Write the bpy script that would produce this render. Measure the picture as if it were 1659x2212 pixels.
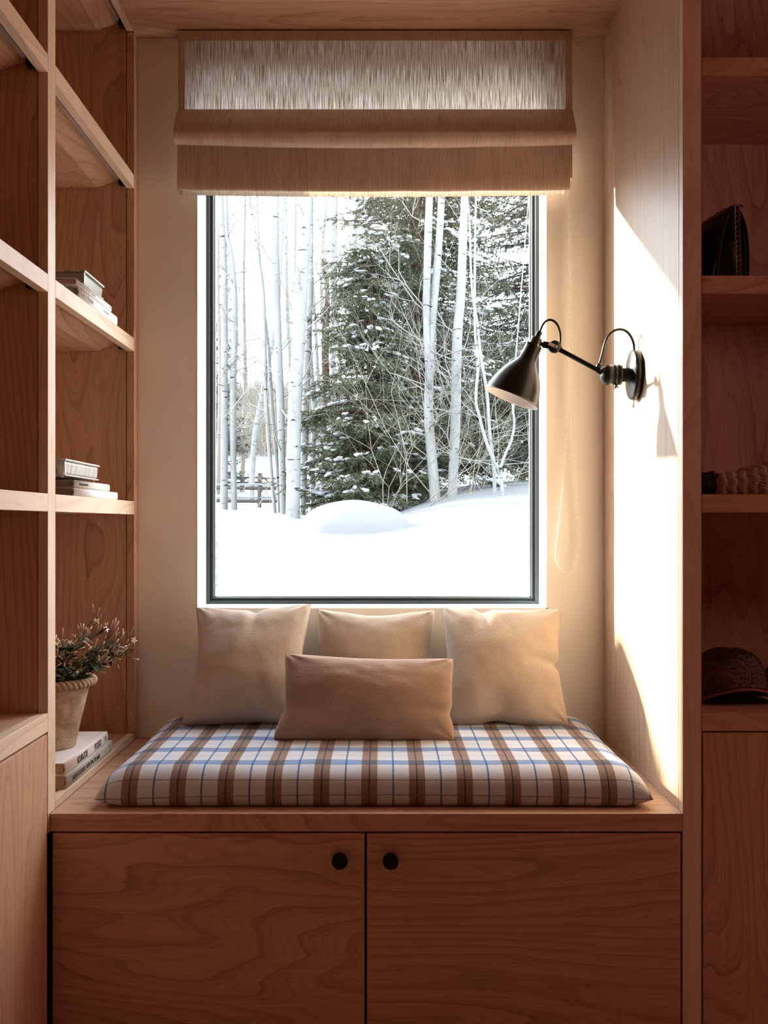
import bpy, bmesh, math, random
import numpy as np
from mathutils import Vector, Matrix, noise

for o in list(bpy.data.objects):
    bpy.data.objects.remove(o)
sc = bpy.context.scene
PI = math.pi
# ---------------------------------------------------------------- camera
ZC, F, VX, VY = 1.18, 2150.0, 827.0, 1130.0      # eye height; focal length and vanishing point of the 1659x2212 frame
cam_d = bpy.data.cameras.new('camera')
cam = bpy.data.objects.new('camera', cam_d)
sc.collection.objects.link(cam)
cam.location = (0, 0, ZC)
cam.rotation_euler = (PI/2, 0, 0)
cam_d.sensor_width = 36.0
cam_d.lens = F/2212*36.0
cam_d.shift_x = (829.5-VX)/2212
cam_d.shift_y = (VY-1106)/2212
cam_d.clip_start = 0.05
cam_d.clip_end = 400
sc.camera = cam
# ---------------------------------------------------------------- light and exposure
wd = bpy.data.worlds.new('sky')
sc.world = wd
wd.use_nodes = True
bg = wd.node_tree.nodes['Background']
bg.inputs['Color'].default_value = (0.86, 0.93, 1.0, 1)
bg.inputs['Strength'].default_value = 9.0
sun_d = bpy.data.lights.new('sun', 'SUN')
sun_d.energy = 26.0
sun_d.angle = math.radians(3.0)
sun_d.color = (1.0, 0.93, 0.83)
sun = bpy.data.objects.new('sun', sun_d)
sc.collection.objects.link(sun)
sun.location = (-8, 8, 6)
sun.rotation_euler = Vector((1.0, -0.78, -0.53)).to_track_quat('-Z', 'Y').to_euler()
# added warm fill light, out of view at the right, brightens the bookcase
fill_d = bpy.data.lights.new('bookcase_fill', 'POINT')
fill_d.shadow_soft_size = 0.16
fill_d.energy = 22.0
fill_d.color = (1.0, 0.55, 0.54)
lamp = bpy.data.objects.new('bookcase_fill', fill_d)
sc.collection.objects.link(lamp)
lamp.location = (2.6, 1.40, 1.75)
sc.view_settings.view_transform = 'Standard'
sc.view_settings.look = 'None'
sc.view_settings.exposure = 0.18
sc.view_settings.gamma = 1.0
sc.view_settings.use_curve_mapping = False
cy = sc.cycles
cy.max_bounces = 10
cy.diffuse_bounces = 7
cy.glossy_bounces = 4
cy.transmission_bounces = 6
cy.transparent_max_bounces = 8
cy.sample_clamp_indirect = 6.0
cy.caustics_reflective = False
cy.caustics_refractive = False
cy.use_denoising = True
# ---------------------------------------------------------------- helpers
rnd = random.Random(7)

def at(px, py, Y):
    return Vector(((px-VX)/F*Y, Y, ZC-(py-VY)/F*Y))

def rootloc(p):
    v = Vector((0, 0, 0))
    while p is not None:
        v += p.location
        p = p.parent
    return v

def tag(o, label=None, cat=None, group=None, kind=None):
    if label: o['label'] = label
    if cat: o['category'] = cat
    if group: o['group'] = group
    if kind: o['kind'] = kind
    return o

def thing(name, loc, label, cat, group=None):
    o = bpy.data.objects.new(name, None)
    o.empty_display_size = 0.05
    sc.collection.objects.link(o)
    o.location = loc
    return tag(o, label, cat, group)

def put(name, bm, m, parent=None, smooth=False, label=None, cat=None, group=None, kind=None):
    me = bpy.data.meshes.new(name)
    if isinstance(bm, bpy.types.Mesh):
        me = bm
        n = len(me.vertices)
        co = np.empty(n*3, np.float32); me.vertices.foreach_get('co', co); co = co.reshape(-1, 3)
        org = rootloc(parent) if parent else Vector(((co[:, 0].min()+co[:, 0].max())/2, (co[:, 1].min()+co[:, 1].max())/2, co[:, 2].min()))
        co -= np.array(org, np.float32)
        me.vertices.foreach_set('co', co.ravel())
        me.update()
    else:
        if parent:
            org = rootloc(parent)
        else:
            xs = [v.co for v in bm.verts]
            org = Vector(((min(c.x for c in xs)+max(c.x for c in xs))/2, (min(c.y for c in xs)+max(c.y for c in xs))/2, min(c.z for c in xs)))
        bmesh.ops.translate(bm, verts=bm.verts, vec=-org)
        bm.to_mesh(me)
        bm.free()
    if smooth:
        me.polygons.foreach_set('use_smooth', [True]*len(me.polygons))
    ms = m if isinstance(m, (list, tuple)) else [m]
    for x in ms:
        me.materials.append(x)
    o = bpy.data.objects.new(name, me)
    sc.collection.objects.link(o)
    if parent:
        o.parent = parent
    else:
        o.location = org
    return tag(o, label, cat, group, kind)

def bx(bm, x0, x1, y0, y1, z0, z1, bev=0.0):
    r = bmesh.ops.create_cube(bm, size=1)
    for v in r['verts']:
        v.co = Vector((x0+(v.co.x+.5)*(x1-x0), y0+(v.co.y+.5)*(y1-y0), z0+(v.co.z+.5)*(z1-z0)))
    if bev:
        es = list({e for v in r['verts'] for e in v.link_edges})
        bmesh.ops.bevel(bm, geom=es, offset=bev, segments=2, affect='EDGES', profile=0.6)

def box(name, x0, x1, y0, y1, z0, z1, m, parent=None, bev=0.0015, **k):
    bm = bmesh.new()
    bx(bm, x0, x1, y0, y1, z0, z1, bev)
    return put(name, bm, m, parent, **k)

def prism(bm, pts, axis, a0, a1):
    """closed outline pts (2-D) extruded along axis ('x','y','z') from a0 to a1"""
    def v3(p, a):
        return (a, p[0], p[1]) if axis == 'x' else (p[0], a, p[1]) if axis == 'y' else (p[0], p[1], a)
    A = [bm.verts.new(v3(p, a0)) for p in pts]
    B = [bm.verts.new(v3(p, a1)) for p in pts]
    n = len(pts)
    bm.faces.new(A); bm.faces.new(B[::-1])
    for i in range(n):
        bm.faces.new((A[i], B[i], B[(i+1) % n], A[(i+1) % n]))
    bmesh.ops.recalc_face_normals(bm, faces=bm.faces)

def frame_of(d):
    d = d.normalized()
    a = Vector((0, 0, 1)) if abs(d.z) < .9 else Vector((1, 0, 0))
    u = d.cross(a).normalized()
    return u, d.cross(u).normalized()

def tube(bm, pts, rad, n=8, cap=True):
    pts = [Vector(p) for p in pts]
    if not isinstance(rad, (list, tuple)): rad = [rad]*len(pts)
    prev = None
    u = None
    rings = []
    for i, p in enumerate(pts):
        d = pts[min(i+1, len(pts)-1)]-pts[max(i-1, 0)]
        if d.length < 1e-9: d = Vector((0, 0, 1))
        d.normalize()
        if u is None:
            u, w = frame_of(d)
        else:
            u = (u-d*u.dot(d))
            if u.length < 1e-6: u, _ = frame_of(d)
            u.normalize()
            w = d.cross(u)
        rings.append([bm.verts.new(p+(u*math.cos(2*PI*k/n)+w*math.sin(2*PI*k/n))*rad[i]) for k in range(n)])
    for a, b in zip(rings, rings[1:]):
        for k in range(n):
            bm.faces.new((a[k], a[(k+1) % n], b[(k+1) % n], b[k]))
    if cap and n > 2:
        bm.faces.new(rings[0][::-1]); bm.faces.new(rings[-1])

def lathe(bm, prof, origin, axis=Vector((0, 0, 1)), n=48):
    """prof: list of (radius, t along axis)"""
    axis = Vector(axis).normalized()
    u, w = frame_of(axis)
    O = Vector(origin)
    rings = []
    for r, t in prof:
        if r < 1e-6:
            rings.append([bm.verts.new(O+axis*t)])
        else:
            rings.append([bm.verts.new(O+axis*t+(u*math.cos(2*PI*k/n)+w*math.sin(2*PI*k/n))*r) for k in range(n)])
    for a, b in zip(rings, rings[1:]):
        for k in range(n):
            if len(a) == 1 and len(b) == 1: continue
            if len(a) == 1: bm.faces.new((a[0], b[(k+1) % n], b[k]))
            elif len(b) == 1: bm.faces.new((a[k], a[(k+1) % n], b[0]))
            else: bm.faces.new((a[k], a[(k+1) % n], b[(k+1) % n], b[k]))
    bmesh.ops.recalc_face_normals(bm, faces=bm.faces)

def catmull(pts, k=8):
    P = [Vector(p) for p in pts]
    P = [P[0]*2-P[1]]+P+[P[-1]*2-P[-2]]
    out = []
    for i in range(1, len(P)-2):
        for j in range(k):
            t = j/k
            a, b, c, d = P[i-1], P[i], P[i+1], P[i+2]
            out.append(.5*((2*b)+(c-a)*t+(2*a-5*b+4*c-d)*t*t+(3*b-a-3*c+d)*t**3))
    out.append(P[-2])
    return out

def grid_bm(nu, nv, fn, bm=None, closed_v=False):
    bm = bm or bmesh.new()
    V = [[bm.verts.new(fn(i/(nu-1), j/(nv-1))) for j in range(nv)] for i in range(nu)]
    for i in range(nu-1):
        for j in range(nv-1):
            bm.faces.new((V[i][j], V[i+1][j], V[i+1][j+1], V[i][j+1]))
    return bm

def mesh_np(name, verts, faces):
    """verts (n,3), faces (m,k) arrays"""
    me = bpy.data.meshes.new(name)
    faces = np.asarray(faces, np.int32)
    m, k = faces.shape
    me.vertices.add(len(verts)); me.vertices.foreach_set('co', np.asarray(verts, np.float32).ravel())
    me.loops.add(m*k); me.loops.foreach_set('vertex_index', faces.ravel())
    me.polygons.add(m); me.polygons.foreach_set('loop_start', np.arange(0, m*k, k, dtype=np.int32))
    me.update(calc_edges=True)
    return me

def nz(x, y=0, z=0):
    return noise.noise(Vector((x, y, z)))

def text(name, body, pos, xd, yd, size, m, parent, sx=1.0, align='LEFT'):
    cu = bpy.data.curves.new(name, 'FONT')
    cu.body = body
    cu.size = size
    cu.align_x = align
    cu.align_y = 'CENTER'
    cu.extrude = 0.00015
    cu.materials.append(m)
    tmp = bpy.data.objects.new(name, cu)
    me = bpy.data.meshes.new_from_object(tmp)
    bpy.data.objects.remove(tmp); bpy.data.curves.remove(cu)
    me.name = name
    o = bpy.data.objects.new(name, me)
    sc.collection.objects.link(o)
    xd, yd = Vector(xd).normalized(), Vector(yd).normalized()
    zd = xd.cross(yd)
    M = Matrix((xd*sx, yd, zd)).transposed().to_4x4()
    M.translation = Vector(pos)-rootloc(parent)
    o.parent = parent
    o.matrix_local = M
    return o
# ---------------------------------------------------------------- materials
class NT:
    def __init__(s, name):
        s.m = bpy.data.materials.new(name)
        s.m.use_nodes = True
        s.t = s.m.node_tree
        s.b = s.t.nodes['Principled BSDF']
        s.out = s.t.nodes['Material Output']
    def n(s, typ, ins={}, **props):
        nd = s.t.nodes.new(typ)
        for k, v in props.items(): setattr(nd, k, v)
        for k, v in ins.items():
            if isinstance(v, bpy.types.NodeSocket): s.t.links.new(v, nd.inputs[k])
            else: nd.inputs[k].default_value = v
        return nd
    def math(s, op, a, b=None, c=None, clamp=False):
        ins = {0: a}
        if b is not None: ins[1] = b
        if c is not None: ins[2] = c
        return s.n('ShaderNodeMath', ins, operation=op, use_clamp=clamp).outputs[0]
    def mix(s, f, a, b, mode='MIX'):
        nd = s.n('ShaderNodeMix', {0: f, 6: a, 7: b}, data_type='RGBA', blend_type=mode)
        return nd.outputs[2]
    def ramp(s, f, stops):
        nd = s.n('ShaderNodeValToRGB', {0: f})
        el = nd.color_ramp.elements
        while len(el) < len(stops): el.new(0.5)
        for e, (p, c) in zip(el, stops):
            e.position = p
            e.color = (c if len(c) == 4 else (*c, 1)) if isinstance(c, (tuple, list)) else (c, c, c, 1)
        return nd.outputs[0]
    def coords(s, scale, rand=False, kind='Object'):
        v = s.n('ShaderNodeTexCoord').outputs[kind]
        if rand:
            r = s.n('ShaderNodeObjectInfo').outputs['Random']
            off = s.n('ShaderNodeVectorMath', {0: r, 1: (13.1, 7.7, 29.3)}, operation='MULTIPLY').outputs[0]
            v = s.n('ShaderNodeVectorMath', {0: v, 1: off}, operation='ADD').outputs[0]
        return s.n('ShaderNodeMapping', {'Vector': v, 'Scale': scale}).outputs[0]
    def noise(s, vec, scale, detail=2, rough=.5, dist=0.0):
        return s.n('ShaderNodeTexNoise', {'Vector': vec, 'Scale': scale, 'Detail': detail, 'Roughness': rough, 'Distortion': dist}).outputs['Fac']
    def bump(s, h, strength, dist=0.002):
        s.t.links.new(s.n('ShaderNodeBump', {'Height': h, 'Strength': strength, 'Distance': dist}).outputs[0], s.b.inputs['Normal'])
    def base(s, c, rough=.5, spec=.5, metal=0.0):
        if isinstance(c, bpy.types.NodeSocket): s.t.links.new(c, s.b.inputs['Base Color'])
        else: s.b.inputs['Base Color'].default_value = (*c, 1)
        s.b.inputs['Roughness'].default_value = rough
        s.b.inputs['Specular IOR Level'].default_value = spec
        s.b.inputs['Metallic'].default_value = metal
        return s.m

def plain(name, c, rough=.5, spec=.5, metal=0.0, bump=None):
    t = NT(name)
    t.base(c, rough, spec, metal)
    if bump:
        t.bump(t.noise(t.coords((1, 1, 1)), bump[0], 3), bump[1], bump[2] if len(bump) > 2 else .001)
    return t.m

def wood(name, ax, light=(.60, .365, .235), dark=(.285, .135, .080), rings=30.0):
    t = NT(name)
    al, ac = .15, 1.0
    sc1 = [ac]*3; sc1[ax] = al
    v = t.coords(sc1, True)
    f = t.noise(v, 3.4, 1.6, .4, .25)
    fine = [26.0]*3; fine[ax] = 5.0
    f = t.math('MULTIPLY_ADD', t.noise(t.coords(fine, True), 1.0, 2), .022, f)
    s = t.math('FRACT', t.math('MULTIPLY', f, rings))
    ring = t.ramp(s, [(0.0, 0.0), (.55, .16), (.86, .62), (.955, 1.0), (1.0, 0.05)])
    s2 = t.math('FRACT', t.math('MULTIPLY', f, rings*4.3))
    thin = t.ramp(s2, [(0.0, 0.0), (.6, .12), (.9, 1.0), (1.0, 0.0)])
    sc2 = [260.0]*3; sc2[ax] = 5.0
    fib = t.noise(t.coords(sc2, True), 1.0, 3, .6)
    sc3 = [2.2]*3; sc3[ax] = .5
    tone = t.noise(t.coords(sc3, True), 1.5, 2)
    sc4 = [34.0]*3; sc4[ax] = .8
    streak = t.ramp(t.noise(t.coords(sc4, True), 1.0, 2), [(.62, 0), (.74, 1)])
    fac = t.math('MULTIPLY_ADD', ring, .44, t.math('MULTIPLY', t.math('SUBTRACT', fib, .32), .75))
    fac = t.math('ADD', fac, t.math('MULTIPLY', t.math('SUBTRACT', tone, .5), .5), clamp=True)
    fac = t.math('MULTIPLY_ADD', t.math('SUBTRACT', thin, .3), .24, fac, clamp=True)
    fac = t.math('MULTIPLY_ADD', streak, .22, fac, clamp=True)
    col = t.ramp(fac, [(0, light), (1, dark)])
    t.base(col, .46, .35)
    t.bump(t.math('ADD', t.math('MULTIPLY', ring, .3), fib), .12, .0012)
    return t.m

WX, WY, WZ = wood('fir_grain_across', 0), wood('fir_grain_deep', 1), wood('fir_grain_upright', 2)
WP = wood('sunlit_fir_upright', 2, (.66, .49, .345), (.42, .27, .165))  # lighter copy of the fir: sunlight on the right panel put into its colour
WE = wood('lit_fir_edge_upright', 2, (.78, .61, .46), (.58, .40, .27), 12)  # paler fir: daylight on the front edges worked into the colour
WEY = wood('lit_fir_edge_deep', 1, (.78, .61, .46), (.58, .40, .27), 12)  # same daylit edge tone, grain running deep

t = NT('plaster'); t.base((.8, .74, .66), .85, .2)
t.bump(t.noise(t.coords((1, 1, 1)), 9, 5, .6), .12, .01)
t.t.links.new(t.ramp(t.noise(t.coords((1, 1, 1)), 2.2, 4), [(.3, (.83, .785, .71)), (.7, (.87, .825, .75))]), t.b.inputs['Base Color'])
PLASTER = t.m
WHITE = plain('white_paint', (.85, .84, .82), .45)
FRAME = plain('slate_metal', (.034, .047, .052), .35, .5)
GASKET = plain('gasket_rubber', (.01, .012, .013), .6, .3)
SPACER = plain('aluminium_spacer', (.62, .66, .70), .35, .5, .6)
BLACK = plain('black_lacquer', (.006, .0056, .0053), .4, .2)
DARKGAP = plain('gap_shade', (.012, .008, .006), .8, .1)  # near-black in place of wood, standing for the shade in gaps
BRASS = plain('dark_steel', (.35, .31, .26), .35, .5, .9)
LEDM = plain('led_channel', (.8, .82, .85), .25, .6, .5)
INWHITE = plain('shade_inner_white', (.94, .95, .95), .5)

t = NT('window_glass')
tr = t.n('ShaderNodeBsdfTransparent', {'Color': (.97, .985, .98, 1)})
gl = t.n('ShaderNodeBsdfGlossy', {'Color': (1, 1, 1, 1), 'Roughness': .0})
bf = t.n('ShaderNodeNewGeometry').outputs['Backfacing']
fr = t.n('ShaderNodeFresnel', {'IOR': t.math('MULTIPLY_ADD', bf, -.45, 1.25)})
mx = t.n('ShaderNodeMixShader', {0: fr.outputs[0], 1: tr.outputs[0], 2: gl.outputs[0]})
t.t.links.new(mx.outputs[0], t.out.inputs['Surface'])
GLASS = t.m

# ---------------------------------------------------------------- room and alcove
XL, XR, D, DF = -.736, .663, 2.985, 2.2           # bookcase front plane, alcove right side, window wall, bench front
ZB = ZC-.642                                       # bench top
ZT = ZC+1.4536                                     # wooden ceiling of the alcove
def S(name, bm, m, **k): return put(name, bm, m, kind='structure', **k)
# window wall with its opening
OX0, OX1, OZ0, OZ1 = (424-VX)/F*D, (1183-VX)/F*D, ZC-(1316-VY)/F*D, ZC+(VY-182)/F*D
bm = bmesh.new()
bx(bm, -2.2, OX0, D, D+.195, 0, 2.9); bx(bm, OX1, 4.2, D, D+.195, 0, 2.9)
bx(bm, OX0, OX1, D, D+.195, 0, OZ0); bx(bm, OX0, OX1, D, D+.195, OZ1, 2.9)
S('wall_back', bm, PLASTER, label='beige plaster wall around the window')
# white painted reveal boards inside the opening
bm = bmesh.new()
e = .004
bx(bm, OX0-.0, OX0+e, D-.001, D+.15, OZ0, OZ1); bx(bm, OX1-e, OX1, D-.001, D+.15, OZ0, OZ1)
bx(bm, OX0, OX1, D-.001, D+.15, OZ0, OZ0+e); bx(bm, OX0, OX1, D-.001, D+.15, OZ1-e, OZ1)
S('trim_1', bm, WHITE, label='white painted reveal of the window opening')
# window
wy = D+.145
win = thing('window_1', ((OX0+OX1)/2, wy, OZ0), 'large fixed picture window with a slim slate grey metal frame', 'window')
win['kind'] = 'structure'
FX0, FX1, FZ0, FZ1 = at(443, 0, wy).x, at(1166, 0, wy).x, at(0, 1308, wy).z, OZ1
def ring_frame(name, x0, x1, z0, z1, w, y0, y1, m, bev=.0015):
    bm = bmesh.new()
    bx(bm, x0, x0+w, y0, y1, z0, z1, bev); bx(bm, x1-w, x1, y0, y1, z0, z1, bev)
    bx(bm, x0+w, x1-w, y0, y1, z0, z0+w, bev); bx(bm, x0+w, x1-w, y0, y1, z1-w, z1, bev)
    return put(name, bm, m, win)
ring_frame('outer_frame', FX0-.004, FX1+.004, FZ0-.004, FZ1+.004, .0185, wy, wy+.06, FRAME)
ring_frame('gasket', FX0+.0145, FX1-.0145, FZ0+.0145, FZ1-.0145, .004, wy+.008, wy+.05, GASKET, 0)
ring_frame('glazing_bead', FX0+.0185, FX1-.0185, FZ0+.0185, FZ1-.0185, .0055, wy+.012, wy+.05, FRAME, .001)
ring_frame('spacer', FX0+.024, FX1-.024, FZ0+.024, FZ1-.024, .003, wy+.03, wy+.05, SPACER, 0)
box('glass_pane', FX0+.018, FX1-.018, wy+.034, wy+.040, FZ0+.018, FZ1-.018, GLASS, win, 0)
# small lumps of ice on the outside of the pane at its left edge
bm = bmesh.new()
for i in range(16):
    zz = rnd.uniform(FZ0+.05, FZ0+.28)
    q = bmesh.ops.create_icosphere(bm, subdivisions=1, radius=rnd.uniform(.003, .007), matrix=Matrix.Translation((FX0+.027, wy+.048, zz)))
SNOW = NT('snow'); SNOW.base((.112, .117, .125), .75, .2)
SNOW.bump(SNOW.noise(SNOW.coords((1, 1, 1)), 30, 4), .15, .01)
SNOW = SNOW.m
put('frost', bm, WHITE, win, True, kind='stuff')

# ceiling, floor, other walls of the room
bm = bmesh.new(); bx(bm, XL, 4.2, -3.0, D, ZT, ZT+.06)
S('ceiling', bm, WX, label='fir wood ceiling over the window seat')
bm = bmesh.new(); bx(bm, -2.2, 4.2, -3.0, D+.2, -.08, 0)
S('floor', bm, WX)
bm = bmesh.new(); bx(bm, -1.25, -1.12, -3.0, D, 0, 2.9)
S('wall_left', bm, WZ)
bm = bmesh.new(); bx(bm, -1.25, 4.2, -3.1, -3.0, 0, 2.9)
S('wall_front', bm, WZ)
bm = bmesh.new(); bx(bm, 4.1, 4.2, -3.0, D, 0, 2.9)
S('wall_far_right', bm, WZ).name = 'wall_east'
bm = bmesh.new(); bx(bm, -2.2, XL, -3.0, D+.2, 2.72, 2.78); bx(bm, -2.2, 4.2, -3.1, D+.195, 2.9, 2.96)
S('roof', bm, PLASTER)
# alcove right side: a wide fir panel and a narrow edge board in front of it
wr = thing('wall_right', (XR+.02, 2.6, ZB), 'tall fir panel forming the right side of the window seat alcove', 'wall panel')
wr['kind'] = 'structure'
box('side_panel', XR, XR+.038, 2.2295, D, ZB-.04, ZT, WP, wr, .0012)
box('edge_board', XR, XR+.0405, DF, 2.228, 0, ZT, WE, wr, .0012)

# ---------------------------------------------------------------- left bookcases
ZS = [ZC+1.495, ZC+1.030, ZC+.5475, ZC+.0650]       # top faces of the shelves
XB = -1.10
def shelf_parts(root, y0, y1, zt, led=True):
    bm = bmesh.new(); bx(bm, XL-.022, XL, y0, y1, zt-.0395, zt, .0015)
    put('shelf_nosing', bm, WEY, root)
    bm = bmesh.new()
    prism(bm, [(XB, zt-.0385), (-.844, zt-.0385), (-.796, zt-.020), (XL-.024, zt-.014), (XL-.024, zt-.001), (XB, zt-.001)], 'y', y0, y1)
    put('shelf_board', bm, WY, root)
    if led:
        bm = bmesh.new(); bx(bm, XL-.046, XL-.037, y0+.012, y1-.03, zt-.022, zt-.0155)
        put('light_channel', bm, LEDM, root)
        bm = bmesh.new(); bx(bm, XL-.040, XL-.0235, y1-.03, y1-.008, zt-.037, zt-.016, .003)
        put('channel_cap', bm, BLACK, root)

bc = thing('bookcase', (-.92, 2.6, ZB), 'fir bookcase bay at the left of the window seat holding book stacks', 'bookcase')
box('divider_stile', XL-.022, XL, 2.188, 2.238, ZB+.0, ZS[0], WE, bc)
box('divider_panel', XB, XL-.0235, 2.189, 2.237, ZB+.0, ZS[0], WZ, bc)
box('end_stile', XL-.022, XL, 2.946, D-.001, ZB+.0, ZT, WZ, bc)
box('end_panel', XB, XL-.0238, 2.947, D-.001, ZB+.0, ZS[0], WZ, bc)
box('back_panel', XB-.012, XB, 2.189, D-.001, ZB, ZS[0], WZ, bc)
bm = bmesh.new(); prism(bm, [(XB, ZB+.0005), (XL-.024, ZB+.0005), (XL-.024, ZB+.019), (XB, ZB+.019)], 'y', 2.2385, 2.9455)
put('base_board', bm, WY, bc)
box('base_nosing', XL-.022, XL, 2.2385, 2.9455, ZB+.0005, ZB+.0195, WEY, bc)
for zt in ZS:
    shelf_parts(bc, 2.2385, 2.9455, zt)
box('top_board', XB, XL, 2.189, D-.001, ZS[0]+.0005, ZS[0]+.02, WY, bc)

bn = thing('bookcase', (-.92, 1.5, 0), 'empty fir bookcase bay nearest the camera over a closed cabinet', 'bookcase')
Y0 = 1.0
box('divider_stile', XL-.022, XL, Y0-.05, Y0, 0, ZS[0], WE, bn)
box('divider_panel', XB, XL-.0235, Y0-.05, Y0, 0, ZS[0], WZ, bn)
box('back_panel', XB-.012, XB, Y0, 2.187, 0, ZS[0], WZ, bn)
box('end_panel', XB, XL-.024, 2.165, 2.187, 0, ZC-.419, WZ, bn)
for zt in ZS:
    shelf_parts(bn, Y0+.0005, 2.1875, zt)
zc_ = ZC-.4175
box('counter_nosing', XL-.022, XL, Y0+.0005, 2.1875, zc_-.041, zc_, WEY, bn)
box('counter_board', XB, XL-.0225, Y0+.0005, 2.1875, zc_-.041, zc_, WY, bn)
box('top_board', XB, XL, Y0-.05, 2.187, ZS[0]+.0005, ZS[0]+.02, WY, bn)
box('cabinet_side', XB, XL-.03, 2.10, 2.16, 0, zc_-.043, DARKGAP, bn)
box('cabinet_door', XL-.022, XL, 1.60, 2.183, .02, zc_-.046, WZ, bn, .002)
box('cabinet_door', XL-.022, XL, Y0+.003, 1.596, .02, zc_-.046, WZ, bn, .002)

# ---------------------------------------------------------------- right bookcase
br = thing('bookcase', (1.15, 2.43, 0), 'dark shaded fir bookcase at the right holding bag, sweater and cap', 'bookcase')
X0, X1, YB = XR+.0415, 1.62, 2.65
box('front_stile', XR+.0408, XR+.0414, DF, DF+.03, 0, ZT, WZ, br, 0)
box('side_panel', XR+.0412, XR+.0420, DF+.001, YB, 0, ZT, WZ, br, 0)
box('side_panel', X1, X1+.04, DF, YB, 0, ZT, WZ, br)
box('back_panel', X0, X1, YB, YB+.02, 0, ZT, WZ, br, 0)
for zt in (ZC+1.030, ZC+.5475, ZC+.0640, ZC-.4195):
    box('shelf_nosing', X0+.0006, X1, DF, DF+.022, zt-.0405, zt, WX, br)
    box('shelf_board', X0+.0006, X1, DF+.0225, YB-.001, zt-.022, zt-.0005, WX, br, 0)
zd = ZC-.4195-.0405
box('cabinet_door', X0+.0032, 1.16, DF, DF+.022, .02, zd-.0035, WZ, br, .002)
box('cabinet_door', 1.163, X1-.003, DF, DF+.022, .02, zd-.0035, WZ, br, .002)
box('cabinet_inside', X0+.001, X1-.001, DF+.026, DF+.05, 0, zd-.001, DARKGAP, br, 0)

# ---------------------------------------------------------------- window seat bench
be = thing('window_seat', (-.03, 2.59, 0), 'built-in fir window seat with a thick top over two cabinet doors', 'bench')
box('seat_top', XL+.0005, XR-.0005, DF, D-.001, ZB-.040, ZB-.0003, WX, be, .0015)
box('seat_end', XB, XL, 2.189, D-.001, ZB-.040, ZB-.0003, WX, be, 0)
box('carcass', XL+.001, XR-.001, DF+.026, D-.002, .0, ZB-.0405, DARKGAP, be, 0)
box('plinth', XL+.002, XR-.002, DF+.02, DF+.0255, .0, .05, DARKGAP, be, 0)
def knob(x, z, parent):
    bm = bmesh.new()
    lathe(bm, [(0, 0), (.010, 0), (.009, .008), (.0115, .012), (.0168, .0125), (.0174, .014), (.0174, .026), (.0166, .0275), (0, .0278)], (x, DF, z), (0, -1, 0), 40)
    put('knob', bm, BLACK, parent, True)
zk = ZC-(1860-VY)/F*2.18
d1 = box('cabinet_door', XL+.0055, -.0408, DF, DF+.022, .05, ZB-.0440, WX, be, .0018)
knob((734-VX)/F*2.18, zk, d1)
d2 = box('cabinet_door', -.0352, XR-.0045, DF, DF+.022, .05, ZB-.0440, WX, be, .0018)
knob((844-VX)/F*2.18, zk, d2)
# ---------------------------------------------------------------- roman blind
def linen(name, trans):
  t = NT(name)
  v1 = t.coords((400, 30, 13)); v2 = t.coords((800, 100, 800))
  slub = t.noise(v1, 1.0, 3, .6)
  weave = t.noise(v2, 1.0, 1)
  big = t.noise(t.coords((30, 30, 4)), 1.0, 3)
  f1 = t.math('ADD', t.math('MULTIPLY', slub, .38), t.math('ADD', t.math('MULTIPLY', weave, .35), t.math('MULTIPLY', big, .40)))
  col = t.ramp(f1, [(.38, (.42, .30, .225)), (.58, (.58, .44, .345)), (.76, (.68, .54, .44))])
  df = t.n('ShaderNodeBsdfDiffuse', {'Color': col})
  tcol = t.ramp(slub, [(.36, (.20, .135, .09)), (.5, (.62, .51, .41)), (.64, (.96, .91, .83))])
  tl = t.n('ShaderNodeBsdfTranslucent', {'Color': tcol})
  mx = t.n('ShaderNodeMixShader', {0: trans, 1: df.outputs[0], 2: tl.outputs[0]})
  t.t.links.new(mx.outputs[0], t.out.inputs['Surface'])
  bmp = t.n('ShaderNodeBump', {'Height': f1, 'Strength': .12, 'Distance': .0008}).outputs[0]
  t.t.links.new(bmp, df.inputs['Normal'])
  return t.m
LINEN, LINEN2 = linen('linen_blind', .70), linen('linen_folds', .10)
yb = 2.93
bl = thing('roman_blind', (-.01, yb, ZT-.02), 'natural linen roman blind half raised above the snowy window', 'blind')
bX0, bX1 = at(385, 0, yb).x, at(1236, 0, yb).x
cX0, cX1 = at(379.5, 0, 2.90).x, at(1240, 0, 2.90).x
def rz(py, Y): return ZC-(py-VY)/F*Y
zt0, zt1 = rz(67, yb), rz(238, yb)
def sheet(name, prof, x0, x1, sag, nx=60, thick=None, wob=.003):
    """prof: list of (y, z, sagweight) swept from x0 to x1"""
    def fn(u, v):
        k = v*(len(prof)-1); i = min(int(k), len(prof)-2); f = k-i
        y = prof[i][0]*(1-f)+prof[i+1][0]*f
        z = prof[i][1]*(1-f)+prof[i+1][1]*f
        w = prof[i][2]*(1-f)+prof[i+1][2]*f
        s = 2*u-1
        return Vector((x0+(x1-x0)*u, y+wob*w*nz(u*9, v*2.3, x0), z-sag*w*(1-s*s)+.002*w*nz(u*6, 3.1)))
    bm = grid_bm(nx, len(prof)*2-1, fn)
    return put(name, bm, LINEN if name == 'upper_panel' else LINEN2, bl, True)
sheet('upper_panel', [(yb, zt0-.028, 0), (yb, zt0-.12, 0), (yb, zt1, .0), (yb+.006, zt1-.05, .0), (yb+.01, rz(330, yb), 0), (yb+.01, rz(400, yb), 0)], bX0+.018, bX1-.018, .0, wob=0)
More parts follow.
